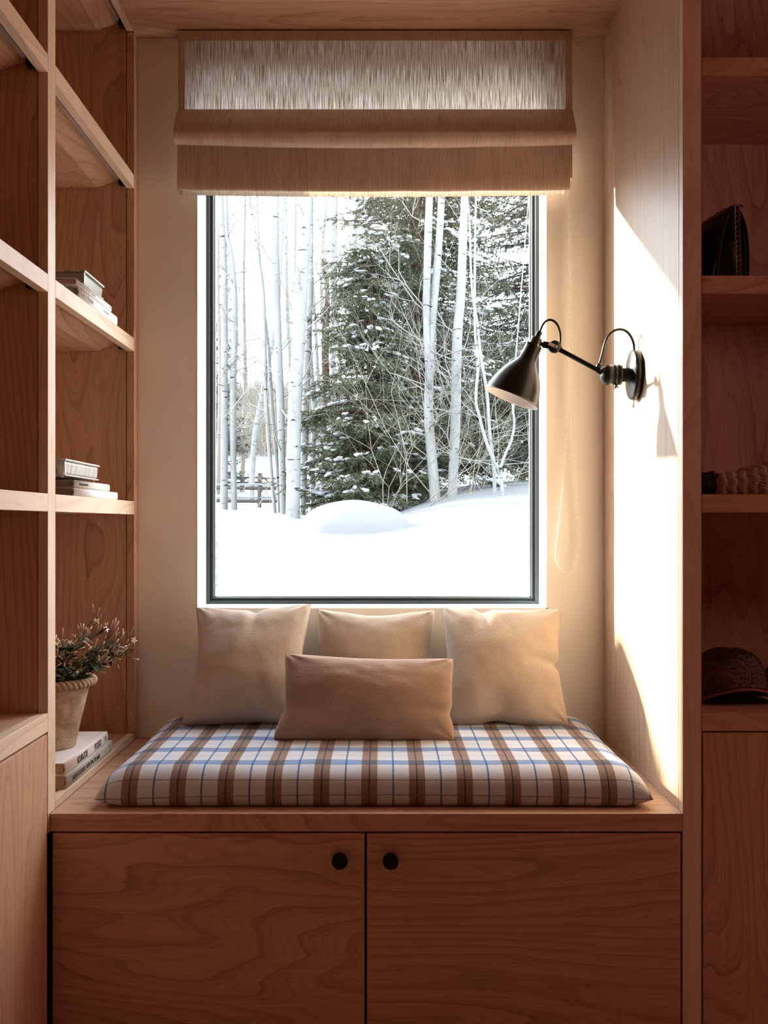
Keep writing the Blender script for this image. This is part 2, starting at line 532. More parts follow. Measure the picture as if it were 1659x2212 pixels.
# doubled hems round the upper panel
def hem(name, x0, x1, z0, z1):
    bm = bmesh.new(); bx(bm, x0, x1, yb-.003, yb+.003, z0, z1, .001)
    put(name, bm, LINEN2, bl)
hem('top_hem', bX0, bX1, zt0-.029, zt0)
hem('side_hem', bX0, bX0+.0195, zt1-.2, zt0-.0295)
hem('side_hem', bX1-.0195, bX1, zt1-.2, zt0-.0295)
box('head_rail', bX0+.004, bX1-.004, yb+.004, D-.0005, zt0-.022, zt0-.0005, WHITE, bl)
# upper hanging fold: forward face, rounded bottom, back up behind
def fold(name, ytop, ymid, ybot, yback, zt, zb, zback, sag, x0, x1):
    P = [(ytop, zt, 0), (ytop-.004, zt-.002, .0)]
    for i in range(1, 7):
        f = i/6
        P.append((ytop-.004+(ymid-ytop+.004)*f, zt-(zt-zb-.03)*f, .2*f))
    for k in range(0, 7):
        a = PI*k/6
        P.append(((ymid+ybot)/2+(ymid-ybot)/2*math.cos(a)+(0 if k < 4 else 0), zb+.022-.022*math.sin(a)*1.0-(.0 if k else 0), .2+.8*min(1, k/2)))
    P.append((yback, zback, .1))
    sheet(name, P, x0, x1, sag)
fold('upper_fold', yb-.004, 2.862, 2.908, yb-.006, zt1+.001, rz(312, 2.888), zt1-.06, .011, cX0, cX1)
fold('lower_fold', 2.926, 2.912, 2.924, yb+.004, rz(300, 2.92), rz(406, 2.90), zt1-.1, .005, cX0+.001, cX1-.009)
def bh(u, v):
    a = 2*PI*v; s = 2*u-1
    return Vector((cX0+.004+(cX1-cX0-.022)*u, yb+.002+.004*math.cos(a), rz(409, yb)-.004+.012*math.sin(a)-.006*(1-s*s)))
put('bottom_hem', grid_bm(40, 13, bh), LINEN, bl, True)
# bead chain: two strands that part into a loop
CHAIN = plain('white_bead_chain', (.86, .85, .82), .3)
pl = [(1229, 318), (1229, 420), (1229.5, 560), (1230, 720), (1226, 860), (1222, 960), (1211, 1100), (1201, 1185), (1203, 1212), (1211, 1229), (1222, 1237.5), (1233, 1233), (1243, 1216), (1250, 1185), (1252, 1155), (1249, 1110), (1243, 1030), (1239, 930), (1235, 800), (1233.5, 700), (1233, 560), (1233, 318)]
pts = catmull([at(x, y, 2.952 if 3 < i < 18 else 2.945) for i, (x, y) in enumerate(pl)], 14)
bm = bmesh.new(); tube(bm, pts, .0007, 5)
acc = 0
for a, b in zip(pts, pts[1:]):
    L = (b-a).length
    while acc < L:
        bmesh.ops.create_icosphere(bm, subdivisions=1, radius=.0026, matrix=Matrix.Translation(a+(b-a)*(acc/L)))
        acc += .0066
    acc -= L
put('bead_chain', bm, CHAIN, bl, True, kind='stuff', label='looped white bead chain')

# ---------------------------------------------------------------- bench cushion
t = NT('plaid_wool')
xyz = t.n('ShaderNodeSeparateXYZ', {0: t.n('ShaderNodeTexCoord').outputs['Object']})
wob = t.math('MULTIPLY', t.math('SUBTRACT', t.noise(t.coords((1, 1, 1)), 420, 2), .5), .0022)
def stripes(c, off, p, w, line, half):
    m = t.math('ABSOLUTE', t.math('SUBTRACT', t.math('FRACT', t.math('DIVIDE', t.math('ADD', t.math('SUBTRACT', c, off), wob), p)), .5))
    return (t.math('LESS_THAN', m, w/2/p), t.math('LESS_THAN', m, line/2/p), t.math('GREATER_THAN', m, .5-half/2/p))
CXc, CYc = -.02, 2.585
a1, a2, a3 = stripes(xyz.outputs[0], -.1386-CXc-.054, .108, .036, .0034, .0042)
b1, b2, b3 = stripes(xyz.outputs[1], 2.313-CYc-.0635, .127, .040, .003, .0022)
base = (.72, .75, .82, 1)
warp = t.mix(a1, base, (.33, .22, .18, 1))
warp = t.mix(a2, warp, (.07, .08, .12, 1))
warp = t.mix(a3, warp, (.12, .24, .46, 1))
weft = t.mix(b1, (1, 1, 1, 1), (.34, .47, .73, 1))
weft = t.mix(b3, weft, (.62, .50, .45, 1))
weft = t.mix(b2, weft, (.36, .50, .72, 1))
col = t.mix(1.0, warp, weft, 'MULTIPLY')
fz = t.noise(t.coords((1, 1, 1)), 700, 2, .7)
col = t.mix(1.0, col, t.ramp(fz, [(.25, .62), (.75, 1.0)]), 'MULTIPLY')
t.base(col, .95, .1)
t.b.inputs['Sheen Weight'].default_value = .15
t.bump(t.math('ADD', fz, t.math('MULTIPLY', t.noise(t.coords((1, 1, 1)), 240, 2), .6)), .45, .0015)
PLAID = t.m
def cushion():
    W, L, H = 1.255, .700, .087
    y0 = 2.235
    bm = bmesh.new()
    n = 90; m = 60
    def pos(u, v, top):
        # denser near the edges
        s = math.copysign(1-(1-abs(2*u-1))**1.6, 2*u-1); r = math.copysign(1-(1-abs(2*v-1))**1.6, 2*v-1)
        ex = 1-.020*(1-r*r); ey = 1-.012*(1-s*s)
        x = CXc+W/2*s*ex; y = y0+L/2+L/2*r*ey
        dx = (1-abs(s))*W/2; dy = (1-abs(r))*L/2
        def rise(d, R): return 1 if d >= R else math.sqrt(max(0, 1-(1-d/R)**2))
        k = (rise(dx, .085)**.9)*(rise(dy, .075)**.9)
        seam = .021+.010*(1-max(abs(s), abs(r))**6*0)*(1-s*s*r*r)
        if top:
            z = seam+(H-seam)*k*(1+.03*nz(s*3, r*3))+.0035*k*nz(s*6+4, r*5)*0.6
        else:
            z = seam*(1-min(1, k*1.5))+.0008
        return Vector((x, y, ZB+z))
    for top in (True, False):
        V = [[bm.verts.new(pos(i/n, j/m, top)) for j in range(m+1)] for i in range(n+1)]
        for i in range(n):
            for j in range(m):
                f = (V[i][j], V[i+1][j], V[i+1][j+1], V[i][j+1])
                bm.faces.new(f if top else f[::-1])
    bmesh.ops.remove_doubles(bm, verts=bm.verts, dist=.0006)
    me_root = thing('seat_cushion', (CXc, CYc, ZB), 'long plaid wool cushion in white, blue and brown on the window seat', 'cushion')
    put('cushion_cover', bm, PLAID, me_root, True)
    # stitched seam round the edge
    P = []
    for (u0, v0, u1, v1) in ((0, 0, 1, 0), (1, 0, 1, 1), (1, 1, 0, 1), (0, 1, 0, 0)):
        for i in range(40):
            f = i/40
            P.append(pos(u0+(u1-u0)*f, v0+(v1-v0)*f, True))
    P.append(P[0])
    bm = bmesh.new(); tube(bm, P, .0009, 5)
    put('seam', bm, plain('dark_seam', (.22, .17, .15), .9, .1), me_root, True)
cushion()

# ---------------------------------------------------------------- pillows
def cloth(name, c1, c2, fuzz, weave=None):
    t = NT(name)
    f = t.noise(t.coords((1, 1, 1)), fuzz, 3, .65)
    g = t.noise(t.coords((1, 1, 1)), 14, 3)
    h = f
    if weave:
        w1 = t.noise(t.coords((weave, weave*.08, weave)), 1, 2); w2 = t.noise(t.coords((weave*.08, weave, weave*.5)), 1, 2)
        h = t.math('ADD', t.math('MULTIPLY', f, .4), t.math('ADD', w1, w2))
        h = t.math('MULTIPLY', h, .42)
    col = t.ramp(t.math('ADD', t.math('MULTIPLY', h, .7), t.math('MULTIPLY', g, .3)), [(.36, c1), (.64, c2)])
    t.base(col, .95, .1)
    t.b.inputs['Sheen Weight'].default_value = .35
    t.b.inputs['Sheen Roughness'].default_value = .5
    t.bump(h, .75, .0022)
    return t.m
CAMEL = cloth('camel_wool', (.46, .365, .28), (.60, .485, .38), 340)
RUST = cloth('brown_linen', (.31, .20, .14), (.45, .30, .215), 420, 520)

def pillow(name, c, T, m, label, seed, pinch=.085, notches=(), group=None, inset=(.07, .07, .07, .07), tilt=0):
    """c = TL, TR, BR, BL corners; notches = (edge, pos, depth, width): edge 0 top 1 right 2 bottom 3 left"""
    TL, TR, BR, BL = [Vector(p) for p in c]
    nrm = (TR-BL).cross(TL-BR).normalized()
    if nrm.y > 0: nrm = -nrm
    ctr = (TL+TR+BR+BL)/4
    ux = ((TR-TL)+(BR-BL)).normalized(); uz = ((TL-BL)+(TR-BR)).normalized()
    W = ((TR-TL).length+(BR-BL).length)/2; H = ((TL-BL).length+(TR-BR).length)/2
    root = thing(name, ((BL+BR)/2), label, 'pillow', group)
    N = 72
    def pos(i, j, side):
        def sp(q): q = 2*q/N-1; return math.copysign(1-(1-abs(q))**1.5, q)
        s, r = sp(i), sp(j)
        # concave edges, pulled in between the corners
        it, ir, ib, il = inset
        sx = s
        if s > 0: sx = s*(1-ir*(1-r**2)*s*s)
        else: sx = s*(1-il*(1-r**2)*s*s)
        rz_ = r
        if r > 0: rz_ = r*(1-it*(1-s**2)*r*r)
        else: rz_ = r*(1-ib*(1-s**2)*r*r)
        pin = 0
        for (e, p, d, w) in notches:
            q = (s if e in (0, 2) else r)-p
            k = math.exp(-(q/w)**2)
            if e == 0: rz_ -= d*k*max(0, r)**3
            if e == 2: rz_ += d*k*max(0, -r)**3
            if e == 1: sx -= d*k*max(0, s)**3
            if e == 3: sx += d*k*max(0, -s)**3
            edge = {0: r, 2: -r, 1: s, 3: -s}[e]
            pin += d*4.0*k*math.exp(-((1-edge)/.45)**2)
        cr = (abs(s)*abs(r))**7
        kk = 1-.035*cr
        wv = .010*nz(r*2.6 if abs(s) > abs(r) else s*2.6, seed+5*(s > 0)+11*(r > 0))
        sx = sx*kk+wv*max(0, abs(s)-.5)*2*(1-r**4); rz_ = rz_*kk+wv*max(0, abs(r)-.5)*2*(1-s**4)
        a, b = (sx+1)/2, (rz_+1)/2
        p = (BL*(1-a)+BR*a)*(1-b)+(TL*(1-a)+TR*a)*b
        es, er = max(0, 1-s*s), max(0, 1-r*r)
        h = T/2*(es**.40)*(er**.40)*(1+.10*es*er)+.004*min(1, (es*er)*40)
        if h > 0:
            h += T*.035*nz(s*2.2+seed, r*2.2, seed)*(es*er)**.3
            h += T*.012*nz(s*6+seed*3, r*6, seed)*(es*er)**.25
            # radiating folds near the corners and edges
            ang = math.atan2(1-abs(r), 1-abs(s))
            h += T*.028*math.sin(ang*9+seed)*math.exp(-((2-abs(s)-abs(r))/.55)**2)*(es*er)**.2
            h *= max(.15, 1-pin)
        droop = 0
        return p+nrm*(h*side)
    bm = bmesh.new()
    for side in (1, -1):
        V = [[bm.verts.new(pos(i, j, side)) for j in range(N+1)] for i in range(N+1)]
        for i in range(N):
            for j in range(N):
                f = (V[i][j], V[i+1][j], V[i+1][j+1], V[i][j+1])
                bm.faces.new(f if side > 0 else f[::-1])
    bmesh.ops.remove_doubles(bm, verts=bm.verts, dist=.0003)
    bmesh.ops.recalc_face_normals(bm, faces=bm.faces)
    put('pillow_cover', bm, m, root, True)
    P = [pos(i, N, 1) for i in range(N)]+[pos(N, N-i, 1) for i in range(N)]+[pos(N-i, 0, 1) for i in range(N)]+[pos(0, i, 1) for i in range(N+1)]
    bm = bmesh.new(); tube(bm, P, .0011, 5)
    put('seam', bm, m, root, True)
    return root
G = 'camel wool pillows leaning on the wall'
pillow('throw_pillow', (at(421, 1309, 2.915), at(677, 1301, 2.90), at(648, 1562, 2.73), at(388, 1568, 2.72)), .150, CAMEL,
       'left camel wool pillow leaning on the wall, one ear up against the window frame', 1.3, group=G,
       inset=(.16, .10, .03, .17), notches=((0, .08, .055, .10), (2, .3, .03, .3)))
pillow('throw_pillow', (at(680, 1312, 2.945), at(944, 1314, 2.945), at(947, 1560, 2.84), at(677, 1560, 2.84)), .120, CAMEL,
       'middle camel wool pillow, mostly hidden behind the brown lumbar pillow', 4.1, group=G,
       inset=(.14, .10, .03, .08), notches=((0, .0, .02, .3), (3, -.1, .05, .3)))
pillow('throw_pillow', (at(950, 1309, 2.90), at(1216, 1315, 2.915), at(1231, 1570, 2.72), at(962, 1566, 2.74)), .155, CAMEL,
       'right camel wool pillow with a pinched right side, in the warm light', 7.7, group=G,
       inset=(.10, .13, .02, .08), notches=((0, -.35, .06, .12), (1, -.06, .07, .08), (2, -.15, .07, .30)))
pillow('lumbar_pillow', (at(613, 1410, 2.665), at(984, 1421, 2.665), at(986, 1606, 2.555), at(586, 1601, 2.555)), .125, RUST,
       'oblong brown linen pillow lying in front of the camel pillows', 2.6,
       inset=(.13, .05, .02, .07), notches=((3, -.25, .035, .25), (1, -.35, .03, .15), (0, .1, .01, .5)))
# ---------------------------------------------------------------- books
PAGES = NT('page_edges')
PAGES.base(PAGES.ramp(PAGES.noise(PAGES.coords((3, 3, 1400)), 1, 1), [(.35, (.42, .30, .22)), (.65, (.66, .52, .42))]), .9, .1)
PAGES = PAGES.m
INK = plain('black_ink', (.02, .02, .022), .7, .1)
GREYINK = plain('grey_ink', (.40, .40, .39), .7, .1)
def paper(name, c): return plain(name, c, .55, .3, bump=(300, .05))
CREAM, GREYW, PURE, SAGE = paper('pale_pink_cover', (.80, .75, .74)), paper('warm_grey_cover', (.62, .60, .56)), paper('white_cover', (.76, .76, .76)), paper('grey_green_cover', (.52, .53, .50))
def book(label, xs, y0, y1, z0, th, w, m, rot=0, group=None, board=.0022):
    """lying book: spine faces +x at xs, pages behind it"""
    root = thing('book', (xs-w/2, (y0+y1)/2, z0), label, 'book', group)
    bm = bmesh.new()
    r = min(.006, th*.3)
    def prof(x0_, x1_): return None
    arc = []
    for k in range(11):
        a = -PI/2+PI*k/10
        arc.append((xs-r*.6+r*.6*math.cos(a)**.7 if abs(a) < 1.57 else xs-r*.6, z0+th/2+th/2*math.copysign(abs(math.sin(a))**.8, a)))
    pts = [(xs-w, z0)]+arc+[(xs-w, z0+th),
           (xs-w, z0+th-board), (xs-.004-r*.4, z0+th-board), (xs-.003, z0+th*.5), (xs-.004-r*.4, z0+board), (xs-w, z0+board)]
    prism(bm, pts, 'y', y0, y1)
    for f_ in bm.faces:
        f_.smooth = abs(f_.normal.y) < .5 and f_.calc_center_median().x > xs-r*.62
    put('cover', bm, m, root)
    box('page_block', xs-w+.004, xs-.0075, y0+.004, y1-.004, z0+board+.0002, z0+th-board-.0002, PAGES, root, 0)
    bm = bmesh.new(); bx(bm, xs-.0125, xs-.0105, y0, y1, z0+th-.0003, z0+th+.0004, .0002)
    put('joint_groove', bm, m, root)
    return root
def spine(root, body, xs, y, z, size, m, sx=1.0, align='LEFT'):
    return text('spine_lettering', body, (xs+.0004, y, z), (0, 1, 0), (0, 0, 1), size, m, root, sx, align)
GB = 'books lying under the flower pot'
zb0 = ZB+.0197
b1 = book('grey-green lower book under the flower pot, black capitals on its spine', -.7385, 2.328, 2.716, zb0, .0305, .27, SAGE, group=GB)
spine(b1, 'LAKE|FLATO HOUSES   RESPECTING THE LAND', -.7385, 2.366, zb0+.0150, .0165, INK, .66)
spine(b1, '2', -.7385, 2.683, zb0+.0185, .014, INK, .8); spine(b1, 'c', -.7385, 2.688, zb0+.0080, .011, INK, .8)
zb1 = zb0+.0310
b2 = book('pale pink-white upper book directly under the flower pot', -.7415, 2.328, 2.684, zb1, .0295, .255, CREAM, group=GB)
spine(b2, 'BOURGEOIS', -.7415, 2.415, zb1+.0140, .0235, INK, .66)
spine(b2, 'PICASSO', -.7415, 2.560, zb1+.0140, .0235, INK, .66)
bm = bmesh.new()
q = [Vector((-.7410, 2.661+.0072*math.cos(a), zb1+.0148+.0072*math.sin(a))) for a in np.linspace(0, 2*PI, 33)]
tube(bm, q, .0004, 4)
put('spine_emblem', bm, INK, b2)
spine(b2, 'R', -.7414, 2.661, zb1+.0148, .008, INK, .8, 'CENTER')
spine(b2, '. . . . . . .', -.7415, 2.3445, zb1+.0140, .006, GREYINK, .5).rotation_euler.x += 0
text('cover_lettering', '. . \u2022 . -', (-.845, 2.605, zb1+.0301), (1, 0, 0), (0, 1, 0), .018, INK, b2)
# shelf at eye height
za = ZC+.0651
G3 = 'book stack on the eye level shelf'
b3 = book('plain white book lowest in the stack on the eye level shelf', -.7365, 2.376, 2.765, za, .0200, .26, PURE, group=G3)
b4 = book('off-white book with small black spine lettering, second in the eye level stack', -.7365, 2.376, 2.685, za+.0203, .0186, .25, GREYW, group=G3)
spine(b4, 'Roselegd industrieles', -.7365, 2.412, za+.0300, .0098, INK, .92)
spine(b4, '2', -.7365, 2.662, za+.0330, .010, INK, .8); spine(b4, 'A', -.7365, 2.667, za+.0255, .006, INK, .8)
# shelf above
zu = ZC+.5476
G2 = 'book stack on the upper shelf'
b5 = book('white book with grey spine lettering lowest in the upper shelf stack', -.7365, 2.413, 2.762, zu, .0255, .26, PURE, group=G2)
spine(b5, 'Robert Ryman', -.7365, 2.432, zu+.0135, .0185, GREYINK, .92)
spine(b5, 'Yvon Lambert', -.7365, 2.622, zu+.0130, .0095, GREYINK, 1.0)
b6 = book('warm grey book in the middle of the upper shelf stack', -.7365, 2.391, 2.703, zu+.0258, .0160, .25, GREYW, group=G2)
spine(b6, 'R O B E R T   R Y M A N  |  paintings', -.7365, 2.418, zu+.0338, .0085, GREYINK, 1.0)
spine(b6, '8', -.7365, 2.686, zu+.0345, .010, GREYINK, .7)
# two tarnished metal boxes on top of the stacks
def tarnished(name, c1, c2, sc3):
    t = NT(name)
    f = t.noise(t.coords(sc3), 1, 5, .7)
    t.base(t.ramp(f, [(.32, c1), (.5, c2), (.72, (.50, .46, .41))]), .45, .5, .6)
    t.bump(f, .5, .003)
    return t.m
SILV = tarnished('tarnished_silver', (.16, .13, .10), (.48, .43, .37), (40, 90, 12))
GILT = plain('pale_gilt', (.56, .43, .27), .45, .5, .2)
def metal_box(label, xs, y0, y1, z0, th, w, feet, side):
    root = thing('lidded_box', (xs-w/2, (y0+y1)/2, z0), label, 'box', 'metal boxes on the book stacks')
    f = .006 if feet else 0
    bm = bmesh.new()
    zz0, zz1 = z0+f, z0+th-.005
    pts = [(xs-w+.006, zz0), (xs-.010, zz0), (xs-.006, zz0+.006), (xs-.004, zz1-.006), (xs-.006, zz1), (xs-w+.006, zz1)]
    prism(bm, pts, 'y', y0+.006, y1-.007)
    put('box_body', bm, [side], root)
    box('lid', xs-w, xs, y0, y1, zz1+.0002, z0+th, SILV, root, .0016)
    box('corner_strap', xs-.0052, xs-.0030, y0+.0045, y0+.0095, zz0+.001, zz1, LEDM, root, .0005)
    box('base_plate', xs-w+.003, xs-.002, y0+.002, y1-.002, zz0-.0016, zz0+.0012, SILV, root, .0005)
    if feet:
        for (fx, fy) in ((xs-.014, y1-.014), (xs-w+.014, y1-.014), (xs-.014, y0+.014), (xs-w+.014, y0+.014)):
            bm = bmesh.new(); bmesh.ops.create_uvsphere(bm, u_segments=14, v_segments=8, radius=.0042, matrix=Matrix.Translation((fx, fy, z0+.0038)))
            put('foot', bm, GILT, root, True)
    return root
metal_box('low tarnished box with pale gilt end on the upper shelf stack', -.7330, 2.450, 2.622, zu+.0421, .0340, .19, False, plain('brushed_taupe_metal', (.25, .225, .19), .4, .5, .5, bump=(60, .3)))
metal_box('crinkled silver box on ball feet on the eye level stack', -.7230, 2.270, 2.545, za+.0392, .0430, .17, True, SILV)

# ---------------------------------------------------------------- potted jasmine
t = NT('aged_clay')
f = t.noise(t.coords((1, 1, 1)), 22, 6, .62)
sp = t.ramp(t.noise(t.coords((1, 1, 1)), 260, 2), [(.60, 0), (.70, 1)])
c = t.ramp(f, [(.30, (.27, .175, .11)), (.48, (.44, .33, .22)), (.68, (.56, .45, .32))])
c = t.mix(t.math('MULTIPLY', sp, .7), c, (.14, .08, .05, 1))
t.base(c, .9, .15); t.bump(t.math('ADD', f, t.math('MULTIPLY', sp, -.4)), .35, .004)
CLAY = t.m
PX, PY, PZ = -.826, 2.500, zb1+.0302
pot = thing('potted_jasmine', (PX, PY, PZ), 'flowering jasmine in a pale clay pot with a rope rim, on two books', 'plant')
bm = bmesh.new()
lathe(bm, [(0, 0), (.050, 0), (.0525, .003), (.062, .050), (.074, .100), (.0855, .148), (.089, .160), (.083, .162), (.079, .150), (.072, .120), (0, .118)], (PX, PY, PZ), n=64)
put('pot_body', bm, CLAY, pot, True)
NR, Nt = 46, 46*10
def rope(u, v):
    th, ph = 2*PI*u, 2*PI*v
    r = .0122*(1-.36*(1-abs(math.sin((NR*th+2*ph)/2)))**1.3)
    R = .0935+r*math.cos(ph)
    return Vector((PX+R*math.cos(th), PY+R*math.sin(th), PZ+.164+r*math.sin(ph)))
put('rope_rim', grid_bm(Nt+1, 17, rope), CLAY, pot, True)
bm = bmesh.new(); lathe(bm, [(0, .142), (.05, .140), (.079, .136)], (PX, PY, PZ), n=32)
put('soil', bm, plain('soil', (.03, .02, .014), .95, .1, bump=(90, .8, .01)), pot, True)
STEM = plain('dark_stem', (.055, .045, .025), .6, .3)
LEAF = NT('jasmine_leaf'); LEAF.base(LEAF.ramp(LEAF.n('ShaderNodeObjectInfo').outputs['Random'], [(0, (.014, .030, .012)), (.6, (.030, .055, .018)), (1, (.11, .13, .045))]), .55, .12); LEAF = LEAF.m
BUD = NT('jasmine_bud'); BUD.base(BUD.ramp(BUD.n('ShaderNodeObjectInfo').outputs['Random'], [(0, (.45, .42, .22)), (.5, (.66, .50, .40)), (1, (.85, .76, .66))]), .5, .3); BUD = BUD.m
PETAL = plain('white_petal', (.86, .82, .78), .5, .3)
pr = random.Random(11)
tipsrc = [(285, 1385, 2.47), (262, 1372, 2.50), (240, 1385, 2.46), (205, 1345, 2.50), (188, 1358, 2.46), (165, 1378, 2.52), (150, 1392, 2.45), (270, 1405, 2.52), (278, 1412, 2.44), (225, 1362, 2.54),
          (245, 1368, 2.56), (135, 1392, 2.42), (122, 1395, 2.44), (215, 1400, 2.42), (235, 1408, 2.40), (128, 1405, 2.56), (180, 1385, 2.42), (255, 1395, 2.48), (145, 1405, 2.5), (110, 1390, 2.5), (98, 1400, 2.45), (90, 1410, 2.52), (222, 1436, 2.40), (200, 1410, 2.47)]
leaf_pts, bud_pts, flower_pts = [], [], []
bm = bmesh.new()
for i, (px, py, Y) in enumerate(tipsrc):
    tip = at(px, py, Y)
    a = pr.uniform(0, 2*PI); r0 = pr.uniform(.01, .06)
    st = Vector((PX+r0*math.cos(a)+(.02 if px > 180 else 0), PY+r0*math.sin(a), PZ+.138))
    mid = st.lerp(tip, .5)+Vector((pr.uniform(-.01, .01), pr.uniform(-.02, .02), .02 if px > 215 else .004))
    P = catmull([st, mid, tip], 10)
    n = len(P)
    tube(bm, P, [.0016-.0011*k/n for k in range(n)], 5)
    for k in range(2, n):
        d = (P[min(k+1, n-1)]-P[k-1]).normalized()
        f = k/n
        if f < .86 and pr.random() < .9:
            for _ in range(2 if f < .45 else 1):
                leaf_pts.append((P[k], (d*.4+Vector((pr.gauss(0, 1), pr.gauss(0, 1), pr.gauss(.1, .7)))).normalized(), pr.uniform(.018, .034)))
        for _b in range(2 if f > .7 else 1 if f > .4 and pr.random() < .8 else 0):
            q = P[k]; dd = (d+Vector((pr.gauss(0, .8), pr.gauss(0, .8), pr.gauss(.25, .8)))).normalized()
            e = q+dd*pr.uniform(.012, .028)
            tube(bm, [q, (q+e)/2+Vector((0, 0, .002)), e], .0006, 4)
            bud_pts.append((e, (dd+Vector((0, 0, pr.uniform(-.3, .8)))).normalized(), pr.uniform(.018, .027)))
    if i % 3 == 0 and len(flower_pts) < 7:
        flower_pts.append((tip, (tip-mid).normalized()))
put('stems', bm, STEM, pot, True)
for a in range(120):
    th = pr.uniform(0, 2*PI); r = pr.uniform(.0, .085)
    leaf_pts.append((Vector((PX+r*math.cos(th), PY+r*math.sin(th), PZ+.142+pr.uniform(0, .03))), Vector((pr.gauss(0, 1), pr.gauss(0, 1), .3+pr.random()*.5)).normalized(), pr.uniform(.026, .042)))
leaf_pts.append((Vector((PX+.100, PY-.01, PZ+.170)), Vector((.5, -.1, -1)).normalized(), .032))
def leaf_mesh(n=6):
    bm = bmesh.new()
    rows = []
    for i in range(n+1):
        f = i/n; w = .22*math.sin(PI*min(1, f*1.0))**.8*(1-.3*f)
        z = -.25*f*f
        rows.append([bm.verts.new((f, -w, z+.05*w)), bm.verts.new((f, 0, z-.02)), bm.verts.new((f, w, z+.05*w))])
    for a, b in zip(rows, rows[1:]):
        for k in range(2): bm.faces.new((a[k], b[k], b[k+1], a[k+1]))
    me = bpy.data.meshes.new('leaf'); bmesh.ops.remove_doubles(bm, verts=bm.verts, dist=1e-5); bm.to_mesh(me); bm.free()
    me.polygons.foreach_set('use_smooth', [True]*len(me.polygons)); me.materials.append(LEAF); return me
def bud_mesh():
    bm = bmesh.new()
    lathe(bm, [(0, 0), (.035, .02), (.04, .45), (.09, .68), (.075, .86), (0, 1)], (0, 0, 0), (1, 0, 0), 7)
    me = bpy.data.meshes.new('bud'); bm.to_mesh(me); bm.free()
    me.polygons.foreach_set('use_smooth', [True]*len(me.polygons)); me.materials.append(BUD); return me
def flower_mesh():
    bm = bmesh.new()
    lathe(bm, [(.0, 0), (.06, .05), (.08, .9), (.14, 1.0)], (0, 0, -1), (0, 0, 1), 7)
    for k in range(5):
        a = 2*PI*k/5; c, s = math.cos(a), math.sin(a)
        def p(r, w, z): return bm.verts.new((c*r-s*w, s*r+c*w, z))
        v = [p(.1, -.10, 0), p(.45, -.24, .10), p(.8, -.16, .05), p(1, 0, -.05), p(.8, .16, .05), p(.45, .24, .10), p(.1, .10, 0)]
        bm.faces.new(v)
    me = bpy.data.meshes.new('flower'); bm.to_mesh(me); bm.free(); me.materials.append(PETAL); return me
def orient(p, d, s, upax='X'):
    q = Vector(d).to_track_quat(upax, 'Z' if upax == 'X' else 'Y')
    return Matrix.Translation(p) @ q.to_matrix().to_4x4() @ Matrix.Rotation(pr.uniform(0, 2*PI) if upax == 'Z' else pr.uniform(-.9, .9), 4, upax) @ Matrix.Scale(s, 4)
for nm, me, L, ax in (('leaf', leaf_mesh(), leaf_pts, 'X'), ('bud', bud_mesh(), bud_pts, 'X')):
    pr.shuffle(L)
    for (p, d, s) in L[:(298 if nm == 'leaf' else 130)]:
        o = bpy.data.objects.new(nm, me); sc.collection.objects.link(o)
        o.parent = pot
        o.matrix_local = Matrix.Translation(-rootloc(pot)) @ orient(p, d, s, ax)
fm = flower_mesh()
for (p, d) in flower_pts:
    o = bpy.data.objects.new('flower', fm); sc.collection.objects.link(o)
    o.parent = pot
    o.matrix_local = Matrix.Translation(-rootloc(pot)) @ orient(p+d*.006, (d+Vector((0, -.8, .2))).normalized(), pr.uniform(.008, .0105), 'Z')

# ---------------------------------------------------------------- wall lamp
LY = 2.587
def L3(px, py, Y=LY): return at(px, py, Y)
SATIN = NT('satin_black_metal'); SATIN.base((.008, .0078, .0075), .30, .28)
SATIN.bump(SATIN.noise(SATIN.coords((1, 1, 1)), 900, 2), .04, .0005); SATIN = SATIN.m
lz = L3(0, 810).z
wl = thing('wall_lamp', (XR, LY, lz), 'black articulated metal wall lamp with a bell shade on the right panel', 'lamp')
hub0 = Vector((XR, LY, lz))
bm = bmesh.new()
lathe(bm, [(0, .0003), (.0615, .0003), (.0645, .002), (.0645, .0155), (.0625, .0185), (.058, .0198), (.03, .0215), (.0205, .0265), (.0180, .034), (.0178, .046), (0, .046)], hub0, (-1, 0, 0), 64)
put('wall_plate', bm, SATIN, wl, True)
bm = bmesh.new()
h0 = Vector((XR-.044, LY, lz))
lathe(bm, [(0, 0), (.0262, 0), (.0265, .001), (.0265, .0105), (.0258, .011), (.0258, .012), (.0265, .0125), (.0265, .021), (.0258, .0215), (.0258, .0225), (.0265, .023), (.0262, .036), (.0240, .043), (.019, .049), (.010, .053), (0, .054)], h0, (-1, 0, 0), 48)
put('swivel_hub', bm, SATIN, wl, True)
bm = bmesh.new(); lathe(bm, [(0, 0), (.003, 0), (.003, .006), (.0062, .0062), (.0062, .0105), (0, .011)], h0+Vector((-.014, -.006, -.0255)), (0, -.2, -1), 16)
put('thumb_screw', bm, BRASS, wl, True)
bm = bmesh.new()
s0 = Vector((XR-.010, LY-.001, lz-.063))
lathe(bm, [(0, 0), (.0045, 0), (.0045, .003), (.0022, .0035), (.0016, .006), (.0026, .022), (0, .0235)], s0, (-.12, -.1, -1), 14)
put('toggle_switch', bm, BRASS, wl, True)
A0, A1 = L3(1303, 806), L3(1208, 755)
bm = bmesh.new(); tube(bm, [A0, A0.lerp(A1, .12), A0.lerp(A1, .13), A1], [.0078, .0078, .0064, .0064], 16)
put('arm', bm, SATIN, wl, True)
J = L3(1197.5, 749.5)
bm = bmesh.new()
lathe(bm, [(0, 0), (.0152, 0), (.0162, .0015), (.0162, .0125), (.0152, .014), (0, .014)], J+Vector((0, .007, 0)), (0, -1, 0), 40)
put('knuckle_disc', bm, SATIN, wl, True)
